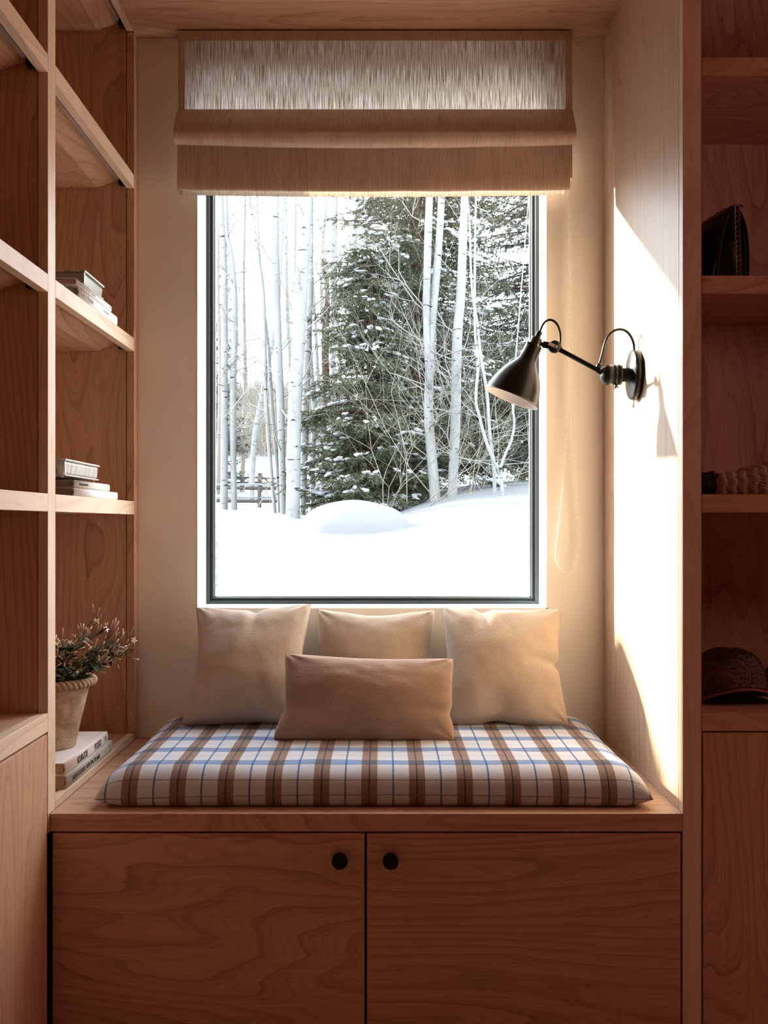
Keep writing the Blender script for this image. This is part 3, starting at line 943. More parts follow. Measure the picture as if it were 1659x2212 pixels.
def bar(bm, a, b, w, y0, y1):
    d = (b-a); d.y = 0; d.normalize(); n_ = Vector((-d.z, 0, d.x))*w/2
    bm2 = [bm.verts.new(Vector((p.x, y, p.z))) for y in (y0, y1) for p in (a-n_, b-n_, b+n_, a+n_)]
    for f in ((0, 1, 2, 3), (7, 6, 5, 4), (0, 4, 5, 1), (1, 5, 6, 2), (2, 6, 7, 3), (3, 7, 4, 0)): bm.faces.new([bm2[k] for k in f])
    bmesh.ops.recalc_face_normals(bm, faces=bm.faces)
bm = bmesh.new(); bar(bm, J+Vector((-.002, 0, .001)), L3(1172, 744), .0165, LY-.0045, LY+.0055)
put('knuckle_bracket', bm, SATIN, wl)
bm = bmesh.new(); bar(bm, L3(1200, 750.5), L3(1184, 742.5), .0085, LY-.0098, LY-.0070)
put('steel_plate', bm, plain('satin_steel', (.62, .58, .53), .4, .5, .7), wl, label='pale steel plate on the knuckle')
bm = bmesh.new(); lathe(bm, [(0, 0), (.003, 0), (.003, .0018), (0, .002)], L3(1200, 750.5)+Vector((0, -.0098, 0)), (0, -1, 0), 16)
put('screw', bm, BRASS, wl, True)
# shade
T0, T1 = L3(1166.5, 716.5), L3(1104, 860)
ax = (T1-T0); SL = ax.length; ax.normalize()
px2m = LY/F
prof_px = [(5.5, 0), (6.3, 1), (6.3, 15), (11.6, 15.5), (12, 17), (12.4, 30), (16.5, 31), (18.2, 33), (18.6, 40), (19.4, 55), (20.6, 66), (23, 71), (28, 78), (35, 88), (42.5, 100), (49, 114), (54, 128), (57.5, 142), (59.5, 152), (60.5, 155), (62, 155.5), (62, 157)]
sh = [(r*px2m, tt*px2m) for r, tt in prof_px]
bm = bmesh.new(); lathe(bm, [(0, 0)]+sh, T0, ax, 72)
shade = put('lamp_shade', bm, SATIN, wl, True)
bm = bmesh.new()
inn = [(62*px2m, 157*px2m)]+[((r-1.6)*px2m, tt*px2m) for r, tt in prof_px[::-1] if 70 < tt < 156]+[(0, 72*px2m)]
lathe(bm, inn, T0, ax, 72)
put('shade_lining', bm, INWHITE, shade, True, label='white inside of the shade')
bm = bmesh.new()
bmesh.ops.create_uvsphere(bm, u_segments=24, v_segments=14, radius=.024, matrix=Matrix.Translation(T0+ax*(118*px2m)))
put('bulb', bm, plain('opal_glass_bulb', (.85, .84, .80), .25), shade, True)
for (px, py) in ((1139.5, 741), (1158.5, 748.5)):
    p = L3(px, py); p.y = LY-.0185 if px > 1150 else LY-.012
    bm = bmesh.new(); lathe(bm, [(0, 0), (.0034, 0), (.0034, .0025), (.0025, .0035), (0, .0036)], p, (p-(T0+ax*((p-T0).dot(ax)))), 14)
    put('screw', bm, BRASS, shade, True)
bm = bmesh.new(); bar(bm, L3(1163, 741), L3(1176, 746), .010, LY-.004, LY+.005)
put('shade_lug', bm, SATIN, shade)
c1 = catmull([L3(1164, 722), L3(1168, 712), L3(1173, 701), L3(1180, 693.5), L3(1188, 691), L3(1197, 694), L3(1205, 703), L3(1209.5, 716), L3(1210.5, 730), L3(1210, 744), L3(1213, 754)], 6)
bm = bmesh.new(); tube(bm, c1, .0031, 10)
put('cable', bm, SATIN, wl, True)
c2 = catmull([L3(1292.5, 794), L3(1296, 782), L3(1301, 766), L3(1305, 748), L3(1311, 731), L3(1320, 719), L3(1332, 712.5), L3(1345, 712), L3(1356, 718), L3(1364, 729), L3(1369, 743), L3(1370, 760)], 6)
bm = bmesh.new(); tube(bm, c2, .0034, 10)
put('cable', bm, SATIN, wl, True)
bm = bmesh.new(); lathe(bm, [(0, 0), (.0062, 0), (.0066, .001), (.0066, .011), (.005, .0135), (0, .0136)], L3(1291.5, 796), (L3(1297, 781)-L3(1291.5, 796)), 18)
put('cable_socket', bm, SATIN, wl, True)

# ---------------------------------------------------------------- handbag on the right shelf
LEATHER = plain('black_leather', (.012, .010, .009), .42, .5, bump=(260, .12))
PIPING = plain('leather_piping', (.030, .022, .018), .4, .5)
CHAINM = plain('dark_bronze_chain', (.22, .14, .09), .33, .5, .9)
TWEED = NT('black_tweed'); TWEED.base(TWEED.ramp(TWEED.noise(TWEED.coords((1, 1, 1)), 220, 3, .7), [(.55, (.006, .006, .006)), (.72, (.05, .045, .04))]), .9, .2)
TWEED.bump(TWEED.noise(TWEED.coords((1, 1, 1)), 160, 3), .9, .006); TWEED = TWEED.m
hz = ZC+.5477
HB = Vector(((1585-VX)/F*2.34, 2.34, hz))
hb = thing('handbag', HB, 'black structured handbag with a bronze chain strap on the right shelf', 'bag')
Rz = Matrix.Rotation(math.radians(14), 3, 'Z')
def H(x, y, z): return HB+Rz @ Vector((x, y, z*1.17))
# the gusset end faces the camera: outline in local x-z, the bag runs back along local y and to the left
end = [(-.056, 0), (.0360, 0), (.0385, .03), (.0380, .08), (.0330, .120), (.0220, .148), (.008, .162), (-.008, .162), (-.022, .146), (-.034, .112), (-.046, .06)]
def smooth_outline(P, k=4):
    n = len(P); out = []
    for i in range(n):
        a, b, c, d = [Vector((*P[(i+j) % n], 0)) for j in (-1, 0, 1, 2)]
        for q in range(k):
            tt = q/k
            v = .5*((2*b)+(c-a)*tt+(2*a-5*b+4*c-d)*tt*tt+(3*b-a-3*c+d)*tt**3)
            out.append((v.x, max(0, v.y)))
    return out
def loft(outs):
    bm = bmesh.new()
    rings = [[bm.verts.new(p) for p in R] for R in outs]
    n = len(rings[0])
    for a, b in zip(rings, rings[1:]):
        for k in range(n): bm.faces.new((a[k], a[(k+1) % n], b[(k+1) % n], b[k]))
    bm.faces.new(rings[0]); bm.faces.new(rings[-1][::-1])
    bmesh.ops.recalc_face_normals(bm, faces=bm.faces)
    return bm
so = smooth_outline(end)
put('bag_body', loft([[H(x*.93, y, z*.96+.001) for x, z in so] for y in (0.006, .06, .14, .20)]), LEATHER, hb, True)
# flap panels: front (left, tweed) and back (right) skins standing proud of the gusset
def skin(name, idx, m, off, yend):
    P = [so[i % len(so)] for i in idx]
    bm = bmesh.new()
    def ringp(y, k): return [H(x*(1+k)+(0), y, z*(1+k*.6)) for x, z in P]
    A, B, C, E = ringp(-.004, off), ringp(yend, off), ringp(yend, off-.06), ringp(-.004, off-.06)
    L = [[bm.verts.new(p) for p in R] for R in (A, B, C, E)]
    n = len(P)
    for a, b in ((0, 1), (1, 2), (2, 3), (3, 0)):
        for k in range(n-1): bm.faces.new((L[a][k], L[a][k+1], L[b][k+1], L[b][k]))
    bmesh.ops.recalc_face_normals(bm, faces=bm.faces)
    put(name, bm, m, hb, True)
skin('front_flap', range(28, 45), LEATHER, .03, .20)
skin('back_panel', range(4, 27), LEATHER, .03, .20)
bm = bmesh.new()
def tw(u, v):
    z = .012+.120*v
    x = -.060-.034*u+.010*v+.022*v*v
    return H(x+.002*nz(u*30, v*30), .000+.12*u, z*(1-.1*u))
put('tweed_front', grid_bm(16, 24, tw), TWEED, hb, True, label='rough tweed front of the bag')
bm = bmesh.new()
tube(bm, catmull([H(-.050, -.006, .001), H(-.047, -.006, .03), H(-.040, -.006, .075), H(-.031, -.006, .115), H(-.020, -.006, .144), H(-.009, -.006, .158)], 5), .0016, 6)
put('piping', bm, PIPING, hb, True)
bm = bmesh.new()
tube(bm, catmull([H(.026, -.005, .001), H(.0275, -.005, .04), H(.0265, -.005, .085), H(.021, -.005, .125)], 5), .0018, 6)
put('piping', bm, PIPING, hb, True)
# dark bar standing for the shaded open top between the gusset and the flap
bm = bmesh.new()
bar(bm, H(-.018, 0, .120), H(.014, 0, .120), .048, HB.y-.0015, HB.y+.004)
put('gusset_fold', bm, DARKGAP, hb)
def ringlink(name, c, d, R, r, flat=.62, tw_=0):
    bm = bmesh.new()
    d = Vector(d).normalized(); u, w = frame_of(d)
    u, w = u*math.cos(tw_)+w*math.sin(tw_), w*math.cos(tw_)-u*math.sin(tw_)
    P = [c+d*R*math.cos(a)+u*R*flat*math.sin(a)+w*R*.25*math.sin(2*a)*.8 for a in np.linspace(0, 2*PI, 17)]
    tube(bm, P, r, 6, cap=False)
    put(name, bm, CHAINM, hb, True)
ringlink('strap_ring', H(.006, -.006, .167), (1, .2, .02), .0135, .0022, .45, .3)
ctop, cbot = H(.0005, -.011, .160), H(.004, -.013, .020)
NL = 15
for k in range(NL):
    c = ctop.lerp(cbot, k/(NL-1))
    ringlink('chain_link', c, (.55, .1, -1), .0078, .0018, .62, PI/2+.35)
for k in range(9):
    c = H(.004, -.013, .0045)+Vector((-.0055*k, -.004-.002*math.sin(k), .0005))
    ringlink('chain_link', c, (1, .3*(-1)**k, .0), .0060, .0016, .6, .5)
for k in range(14):
    f = k/13
    c = H(-.004-.080*f, .004+.055*f, .166-.052*f-.012*math.sin(PI*f)*-.5)
    ringlink('chain_link', c, (-1, .6, -.55), .0062, .0017, .62, 1.2+.9*(k % 2))

# ---------------------------------------------------------------- knitted sweater
KNIT = NT('taupe_wool_yarn'); KNIT.base(KNIT.ramp(KNIT.noise(KNIT.coords((1, 1, 1)), 500, 3, .7), [(.3, (.36, .25, .185)), (.7, (.58, .43, .33))]), .95, .1)
KNIT.bump(KNIT.noise(KNIT.coords((1, 1, 1)), 900, 2), .25, .001); KNIT = KNIT.m
kz = ZC+.0642
kx0, kx1 = (1546-VX)/F*2.26, 1.08
sw = thing('knitted_sweater', ((kx0+kx1)/2, 2.34, kz), 'folded taupe cable knit sweater on the eye level right shelf', 'sweater')
def knit(u, v):
    x = kx0+(kx1-kx0)*u
    f = (x-kx0)/.14
    hgt = .050+.032*min(1.3, max(0, f-.25))**1.2+.006*nz(x*30, 2)
    dep = .105
    # cross-section: bottom front, round front, over the top to the back
    if v < .55:
        a = -PI/2+PI*v/.55
        rr = hgt/2*.92
        if f < .12: rr *= (.75+.25*f/.12)
        y = 2.248-rr*.75*math.cos(a)+.02; z = kz+rr+rr*math.sin(a)+.0006
        nrm = Vector((0, -math.cos(a), math.sin(a)))
    else:
        q = (v-.55)/.45
        rr = hgt/2*.92
        z = kz+2*rr+.0006+q*.022*min(1, max(0, f))-q*q*.02+.006*nz(x*40, q*4)
        y = 2.268+dep*q
        nrm = Vector((0, 0, 1))
    sarc = v*.17
    p = .0155
    ph = x/p+sarc*14
    band = (x-kx0)/.0235
    k = band-math.floor(band)
    cable = abs(math.sin(PI*(k+ (.18*math.sin(sarc*2*PI/.030)))))
    strand = abs(math.sin(PI*(sarc/.0056+ (1 if k < .5 else -1)*k*1.5)))
    gap = min(1, min(k, 1-k)/.08)
    dsp = (.0016+.0050*cable**.7)*(.22+.78*strand**.8)*(.35+.65*gap)
    if v < .02 or v > .98: dsp = 0
    return Vector((x, y, z))+nrm*dsp
put('sweater_body', grid_bm(330, 130, knit), KNIT, sw, True)
def cuff(u, v):
    a = 2*PI*v; r = .023+.003*math.sin(6*a)+.002*nz(u*20, v*9)
    return Vector((kx0-.030+.036*u, 2.285+r*1.3*math.cos(a), kz+.026+(r*math.sin(a))*(.95+.25*u)))
put('rolled_end', grid_bm(26, 60, cuff), plain('dark_wool', (.045, .035, .028), .95, .1, bump=(300, .6, .004)), sw, True, label='dark rolled end of the sweater')

# ---------------------------------------------------------------- fuzzy cap
TEDDY = NT('brown_boucle'); TEDDY.base(TEDDY.ramp(TEDDY.noise(TEDDY.coords((1, 1, 1)), 330, 3, .7), [(.3, (.16, .092, .066)), (.7, (.36, .22, .16))]), .98, .05)
TEDDY.bump(TEDDY.noise(TEDDY.coords((1, 1, 1)), 300, 3), .9, .006); TEDDY = TEDDY.m
cz = ZC-.4193
CP = Vector((.842, 2.425, cz))
cp = thing('fuzzy_cap', CP, 'dark brown fuzzy cap with an arched peak on the lower right shelf', 'cap')
def fuzz(bm, fn, count, L, seed):
    q = random.Random(seed)
    for _ in range(count):
        u, v = q.random(), q.random()
        p = fn(u, v); n_ = (fn(min(1, u+.01), v)-p).cross(fn(u, min(1, v+.01))-p)
        if n_.length < 1e-12: continue
        n_.normalize()
        if n_.dot(p-(CP+Vector((0, 0, .03)))) < 0: n_ = -n_
        d = (n_+Vector((q.gauss(0, .7), q.gauss(0, .7), q.gauss(0, .7)))).normalized()
        s, w = frame_of(d)
        e = p+d*L*q.uniform(.5, 1)
        a = [bm.verts.new(p+s*.0008), bm.verts.new(p-s*.0008), bm.verts.new(e+w*.001), bm.verts.new(e+d.cross(w)*.002-d*.001)]
        bm.faces.new((a[0], a[1], a[2])); bm.faces.new((a[1], a[3], a[2]))
def crown(u, v):
    th = 2*PI*u; ph = PI/2*v
    k = 1+.05*nz(math.cos(th)*1.5, math.sin(th)*1.5, v*2)
    return CP+Vector((.090*math.cos(th)*math.cos(ph)**.55*k, .095*math.sin(th)*math.cos(ph)**.55*k, .012+.098*math.sin(ph)*k))
bm = grid_bm(60, 24, crown)
fuzz(bm, crown, 9000, .0045, 3)
put('crown', bm, TEDDY, cp, True)
def peak(u, v):
    # from the crown front (v=0) to the arched front edge (v=1)
    a = PI*(1.06+.88*u)                       # angle on the crown
    b0 = CP+Vector((.088*math.cos(a), .092*math.sin(a), .016))
    s = 2*u-1
    e = Vector((.832+.104*s, 2.262+.040*s*s*1.5, cz+.0035+.038*(1-abs(s)**1.9)))
    p = b0.lerp(e, v)
    p.z += .010*math.sin(PI*v)*(1-s*s)
    return p
bm = grid_bm(50, 16, peak)
bmesh.ops.solidify(bm, geom=bm.faces[:], thickness=.004)
fuzz(bm, peak, 4200, .0035, 5)
put('peak', bm, TEDDY, cp, True)
bm = bmesh.new()
E = [peak(i/40, 1)+Vector((0, -.0015, -.0005)) for i in range(41)]
tube(bm, E, .0030, 8)
put('peak_edge', bm, plain('copper_brown_binding', (.34, .17, .105), .9, .2, bump=(500, .8, .003)), cp, True, label='lighter bound edge of the peak')
# something black lying behind the cap
po = thing('black_item', (1.0, 2.44, cz), 'small black thing behind the fuzzy cap, cut by the frame', 'item')
bm = bmesh.new(); prism(bm, [(.945, cz+.0005), (1.10, cz+.0005), (1.10, cz+.045), (1.0, cz+.062), (.958, cz+.070), (.940, cz+.058)], 'y', 2.40, 2.46)
bmesh.ops.bevel(bm, geom=bm.edges[:], offset=.004, segments=2, affect='EDGES')
put('item_body', bm, LEATHER, po)
bm = bmesh.new(); tube(bm, [Vector((.939, 2.398, cz+.058)), Vector((.965, 2.392, cz+.045)), Vector((1.0, 2.392, cz+.026)), Vector((1.05, 2.392, cz+.004))], .0035, 8)
put('strap', bm, LEATHER, po, True)
# ---------------------------------------------------------------- outside: snow, aspens, spruces
def interp(x, T):
    if x <= T[0][0]: return T[0][1]
    for (a, p), (b, q) in zip(T, T[1:]):
        if x <= b:
            f = (x-a)/(b-a); return p+(q-p)*f
    return T[-1][1]
GT = [(3.0, -.60), (5, -.45), (7, -.18), (8.5, -.06), (11, .04), (13, .19), (17, .27), (20, .42), (24, .74), (30, 1.35), (42, 2.65), (62, 8.3), (90, 10.0)]
def sm(a, b, x):
    f = min(1, max(0, (x-a)/(b-a))); return f*f*(3-2*f)
def ground(x, y):
    z = sum(interp(y+d, GT) for d in (-.6, -.3, 0, .3, .6))/5
    k = sm(6.5, 11, y)*(1-.6*sm(14, 24, y))
    if x > 0: z += k*.42*(1-math.exp(-x*1.1))
    z += .15*sm(-.8, -1.9, x)*math.exp(-((y-9.3)/1.3)**2)
    z += .05*nz(x*.5, y*.35)*sm(3.4, 6, y)+.02*nz(x*1.7, y*1.3, 4)
    return ZC+z
def gfn(u, v):
    y = 3.2+(90-3.2)*v**2.6
    x = (2*u-1)*(5+y*.75)
    return Vector((x, y, ground(x, y)))
S('ground', grid_bm(130, 170, gfn), SNOW, smooth=True, label='deep snow over the garden slope outside the window')
mx0, my0 = (760-VX)/F*8.6, 8.6
def mound(u, v):
    a = 2*PI*u; r = v*1.18
    x = mx0+.50*r*math.cos(a); y = my0+.48*r*math.sin(a)
    h = .285*max(0, 1-r*r)**.62 if r < 1 else -.06*(r-1)/.18
    return Vector((x, y, ground(x, y)+h+.02*nz(x*3, y*3)*(1-min(1, r))-.012))
tag(put('snow_mound', grid_bm(64, 26, mound), SNOW, None, True), 'smooth rounded snow mound in the middle of the garden', 'snow mound')

t = NT('aspen_bark')
v = t.coords((1, 1, 1), True)
f = t.noise(t.coords((9, 9, 3), True), 1.0, 4)
m1 = t.ramp(t.noise(t.coords((5, 5, 26), True), 1.0, 2), [(.665, 0), (.70, 1)])
m2 = t.ramp(t.noise(t.coords((26, 26, 90), True), 1.0, 2), [(.68, 0), (.73, .8)])
c = t.ramp(f, [(.3, (.150, .152, .153)), (.7, (.195, .197, .198))])
c = t.mix(t.math('MAXIMUM', m1, m2), c, (.016, .016, .017, 1))
t.base(c, .8, .2); t.bump(f, .2, .02)
BARK = t.m
t = NT('rough_aspen_bark')
f = t.noise(t.coords((16, 16, 7), True), 1.0, 5, .65)
c = t.ramp(f, [(.40, (.265, .267, .267)), (.56, (.205, .207, .207)), (.66, (.022, .022, .024))])
t.base(c, .85, .2); t.bump(f, .4, .03)
BARK2 = t.m
BROWNB = plain('red_brown_bark', (.040, .024, .019), .9, .1, bump=(40, .6, .02))
TWIG = plain('pale_twig', (.17, .155, .13), .8, .2)
TWIGW = plain('white_twig', (.175, .17, .16), .8, .2)

class Twigs:
    """fine three-sided branches gathered into one mesh"""
    def __init__(s): s.v, s.f = [], []
    def strip(s, P, R):
        d = (P[-1]-P[0]); u, w = frame_of(d)
        o = [u, u*-.5+w*.866, u*-.5-w*.866]
        b = len(s.v)
        for p, r in zip(P, R):
            for x in o: s.v.append((p.x+x.x*r, p.y+x.y*r, p.z+x.z*r))
        for i in range(len(P)-1):
            k = b+3*i
            s.f += ((k, k+1, k+4, k+3), (k+1, k+2, k+5, k+4), (k+2, k, k+3, k+5))
    def mesh(s, name): return mesh_np(name, np.array(s.v), np.array(s.f))
def branch(tw, p, d, L, r, lev, q, n=4, up=.25):
    P = [p]
    k = 5 if lev > 0 else 4
    dd = d.copy()
    for i in range(k):
        dd = (dd+Vector((q.gauss(0, .26), q.gauss(0, .22), q.gauss(up*.35, .22)))).normalized()
        P.append(P[-1]+dd*(L/k))
    tw.strip(P, [r*(1-.75*i/k) for i in range(k+1)])
    if lev > 0:
        for i in range(1, k+1):
            for _ in range(q.choice((0, 1, 1, 2))):
                s, w = frame_of(dd)
                a = q.uniform(0, 2*PI)
                nd = ((P[i]-P[i-1]).normalized()*.75+(s*math.cos(a)+w*math.sin(a))*.7).normalized()
                branch(tw, P[i], nd, L*q.uniform(.35, .6), r*(1-.75*i/k)*.7, lev-1, q, 3, up)

def aspen(label, Y, pts, seed, nb=8, bark=BARK, blen=(.5, 1.3), lev=1, forks=(), scars=True):
    q = random.Random(seed)
    W = [at(px, py, Y) for px, py, w in pts]
    R = [w/2/F*Y for px, py, w in pts]
    # stand it on the snow and carry it on above the window
    W[0].z = min(W[0].z, ground(W[0].x, Y)+.02)
    base = W[0].copy()
    d = (W[-1]-W[-2]).normalized()
    W2 = [W[0]-Vector((0, 0, .25))]+W+[W[-1]+d*2.2, W[-1]+d*4.2+Vector((q.uniform(-.3, .3), 0, 0))]
    R2 = [R[0]*1.08]+R+[R[-1]*.75, R[-1]*.3]
    root = thing('aspen_tree', base, label, 'tree')
    C = catmull(W2, 6)
    n = len(C); RR = []
    for i in range(n):
        k = min(i/6, len(R2)-1.0001); a = int(k); RR.append(R2[a]*(1-(k-a))+R2[a+1]*(k-a))
    bm = bmesh.new(); tube(bm, C, RR, 12)
    for fp in forks:
        FW = [at(px, py, Y-.04) for px, py, w in fp]
        FW.append(FW[-1]+(FW[-1]-FW[-2]).normalized()*2.5)
        FR = [w/2/F*Y for px, py, w in fp]; FR.append(FR[-1]*.4)
        FC = catmull(FW, 5); m = len(FC)
        tube(bm, FC, [interp(i/5, list(enumerate(FR))) for i in range(m)], 9)
    put('trunk', bm, bark, root, True)
    if nb:
        bm = Twigs()
        for _ in range(nb):
            i = int(n*q.uniform(.18, .86))
            a = q.uniform(0, 2*PI)
            dd = Vector((math.cos(a)*1.0, math.sin(a)*.6, q.uniform(-.1, .9))).normalized()
            branch(bm, C[i]+dd*RR[i]*.6, dd, q.uniform(*blen), min(.010, RR[i]*.22+.002), 2, q)
        put('branches', bm.mesh('branches'), TWIGW, root, True, kind='stuff')
    if scars:
        # dark eye-shaped scars where branches dropped off, facing the house
        bm = bmesh.new()
        for _ in range(int(5+R[0]*45)):
            i = int(n*q.uniform(.06, .72)); r = RR[i]
            a = q.uniform(-1.1, 1.1)
            o = C[i]+Vector((math.sin(a)*r*1.01, -math.cos(a)*r*1.01, 0))
            ux = Vector((math.cos(a), math.sin(a), 0)); w = r*q.uniform(.25, .55); h = w*q.uniform(.2, .5)
            uz = Vector((0, 0, 1)); fr_ = Vector((math.sin(a), -math.cos(a), 0))*.006
            e = [o+fr_+ux*x*w+uz*z*h-Vector((math.sin(a), -math.cos(a), 0))*(x*x*w*w*.5/r) for x, z in ((-1, -.6), (-.4, .25), (0, .7), (.4, .25), (1, -.7), (.3, -.15), (0, -.3), (-.3, -.1))]
            try: bm.faces.new([bm.verts.new(p) for p in e])
            except ValueError: pass
        put('bark_scars', bm, plain('dark_scar', (.012, .012, .013), .9, .1) if 'dark_scar' not in bpy.data.materials else bpy.data.materials['dark_scar'], root, kind='stuff')
    return root

aspen('thickest white aspen, with rough dark bark at its foot, left of centre', 11.0, [(632, 1121, 31), (634, 1040, 31), (635, 949, 30), (639, 828, 29), (644, 762, 28), (651, 617, 28), (656, 496, 28), (659, 424, 28)], 1, 9)
aspen('white aspen just left of the thickest trunk, dark scar low on it', 12.0, [(612, 1112, 13), (608, 949, 15), (604, 828, 17), (602, 762, 16), (598, 641, 15), (596, 520, 14), (596, 424, 14)], 2, 10)
aspen('smooth white aspen close against the right of the thickest trunk', 12.5, [(654, 1110, 12), (659, 925, 16), (664, 780, 14), (668, 700, 13), (671, 617, 12), (672, 424, 9)], 3, 8)
aspen('leftmost white aspen in the window, straight and pale', 13.0, [(484, 1098, 17), (485, 940, 16), (485, 780, 15), (485, 617, 15), (481, 508, 14), (478, 424, 13)], 4, 10)
aspen('second white aspen from the left, bowed at mid height', 13.0, [(506, 1102, 13), (503, 925, 14), (504, 804, 15), (508, 713, 13), (506, 617, 12), (498, 545, 11), (490, 508, 11), (486, 424, 12)], 5, 10)
aspen('thin leaning aspen, left one of the close pair', 12.2, [(594, 1115, 8), (582, 973, 8), (574, 852, 8), (573, 780, 8), (569, 641, 8), (557, 545, 7), (548, 484, 6), (537, 424, 6)], 6, 10)
aspen('thin leaning aspen, right one of the close pair', 12.3, [(604, 1115, 8), (598, 997, 8), (589, 900, 8), (582, 780, 7), (579, 737, 6), (565, 617, 5), (557, 472, 4), (556, 424, 3)], 7, 8)
aspen('pale aspen leaning to the right beyond the rail fence', 20.0, [(543, 1074, 12), (550, 949, 12), (565, 864, 11), (575, 810, 10), (592, 720, 9), (604, 620, 8), (612, 424, 7)], 8, 8)
aspen('leaning pale aspen right behind the thickest trunk, near the snow mound', 14.0, [(677, 1098, 12), (674, 997, 13), (680, 900, 12), (672, 800, 11), (668, 700, 9)], 9, 3)
aspen('thin curving aspen at the left edge of the spruce boughs', 15.0, [(697, 1040, 8), (694, 958, 8), (688, 850, 8), (684, 762, 8), (679, 665, 6), (672, 540, 5), (668, 424, 4)], 10, 9)
aspen('straight slim aspen above the left spruce boughs', 18.0, [(721, 1050, 14), (721, 900, 13), (719, 780, 12), (718, 700, 12), (719, 617, 11), (720, 424, 10)], 11, 11, blen=(.7, 1.9))
aspen('slim grey aspen, second of three behind the spruce boughs', 19.0, [(748, 1040, 12), (750, 850, 11), (753, 713, 10), (760, 641, 10), (767, 520, 9), (772, 424, 9)], 12, 11, blen=(.7, 1.9))
aspen('slim grey aspen, nearest the spruce top of three behind the boughs', 17.0, [(770, 1040, 12), (775, 850, 12), (782, 689, 11), (791, 520, 11), (801, 424, 11)], 13, 11, blen=(.7, 1.9))
aspen('faint far beige trunk between the thickest aspen and the slim one', 27.0, [(708, 1000, 10), (703, 800, 9), (694, 600, 8), (705, 424, 7)], 14, 12, blen=(1.0, 2.6))
aspen('faint far trunk leaning left, beside the leaning thin pair', 25.0, [(640, 1000, 10), (628, 800, 9), (620, 640, 8), (618, 424, 7)], 15, 11, blen=(1.0, 2.6))
aspen('forked aspen in front of the spruce, left of the centre right pair', 11.0, [(940, 1077, 24), (934, 1000, 22), (927, 920, 21), (926, 860, 20), (929, 780, 19), (933, 700, 18), (942, 600, 17), (950, 500, 15), (954, 424, 15)], 16, 12, lev=2,
      forks=([(927, 840, 12), (923, 760, 14), (921, 690, 15), (922, 620, 16), (925, 508, 17), (928, 424, 16)],))
aspen('aspen with dark chevron scars in front of the spruce, right of the forked one', 11.0, [(977, 1066, 21), (980, 1000, 21), (984, 900, 22), (986, 780, 22), (989, 710, 21), (995, 641, 20), (1000, 520, 18), (1004, 424, 16)], 17, 12, lev=2)
aspen('thin young aspen forking low near the right side of the window', 10.0, [(1087, 1087, 8), (1084, 1050, 8), (1079, 1018, 8), (1062, 985, 7), (1045, 937, 7), (1036, 900, 6), (1028, 864, 6), (1033, 780, 6), (1026, 713, 5), (1026, 569, 5), (1028, 424, 4)], 18, 11, lev=2, scars=False,
      forks=([(1079, 1018, 7), (1090, 985, 6), (1105, 950, 6), (1111, 915, 5), (1108, 876, 5), (1112, 800, 4), (1120, 700, 3)],))
aspen('thin straight young aspen beside the low forking one', 10.3, [(1068, 1088, 8), (1067, 1016, 8), (1057, 925, 7), (1052, 852, 7), (1039, 770, 6), (1030, 690, 5), (1019, 617, 5), (1014, 472, 4), (1009, 424, 4)], 19, 10, lev=2, scars=False)

# bare brown old trunk and tangled saplings behind the aspens
bt = thing('bare_tree', at(706, 1010, 21), 'bare brown old tree with tangled branches behind the slim aspens', 'tree')
q = random.Random(31)
bm = bmesh.new(); tube(bm, catmull([at(706, 1040, 21), at(708, 900, 21), at(702, 760, 21), at(707, 650, 21), at(698, 560, 21)], 6), [.10]*8+[.08]*10+[.05]*7, 9)
put('trunk', bm, BROWNB, bt, True)
bm = Twigs()
for _ in range(30):
    p = at(q.uniform(698, 712), q.uniform(600, 900), 21)
    branch(bm, p, Vector((q.gauss(.3, 1), q.gauss(0, .6), q.uniform(-.2, 1))).normalized(), q.uniform(.9, 2.2), .022, 2, q)
put('branches', bm.mesh('branches'), TWIG, bt, True, kind='stuff')
for lab, px, py, Y, n_, spread, sd in (('tangle of bare twigs in front of the dark spruce, left of the forked aspen', 850, 1010, 10.6, 7, .6, 41), ('tangle of bare twigs between the forked and the chevron scarred aspen', 955, 1000, 10.4, 6, .5, 42),
                                       ('tangle of bare twigs right of the chevron scarred aspen', 1020, 1040, 10.7, 7, .7, 43), ('bare sapling with fine twigs beside the two leftmost aspens', 530, 1060, 16, 7, .8, 44)):
    q = random.Random(sd)
    b0 = at(px, py, Y); b0.z = ground(b0.x, Y)
    sh_ = thing('bare_shrub', b0, lab, 'shrub')
    bm = Twigs()
    for _ in range(n_):
        branch(bm, b0+Vector((q.gauss(0, spread*.4), q.gauss(0, .15), 0)), Vector((q.gauss(0, .6), q.gauss(0, .3), 1)).normalized(), q.uniform(1.3, 2.8), .0055, 2, q, up=.15)
    put('twigs', bm.mesh('twigs'), TWIG, sh_, True, kind='stuff')

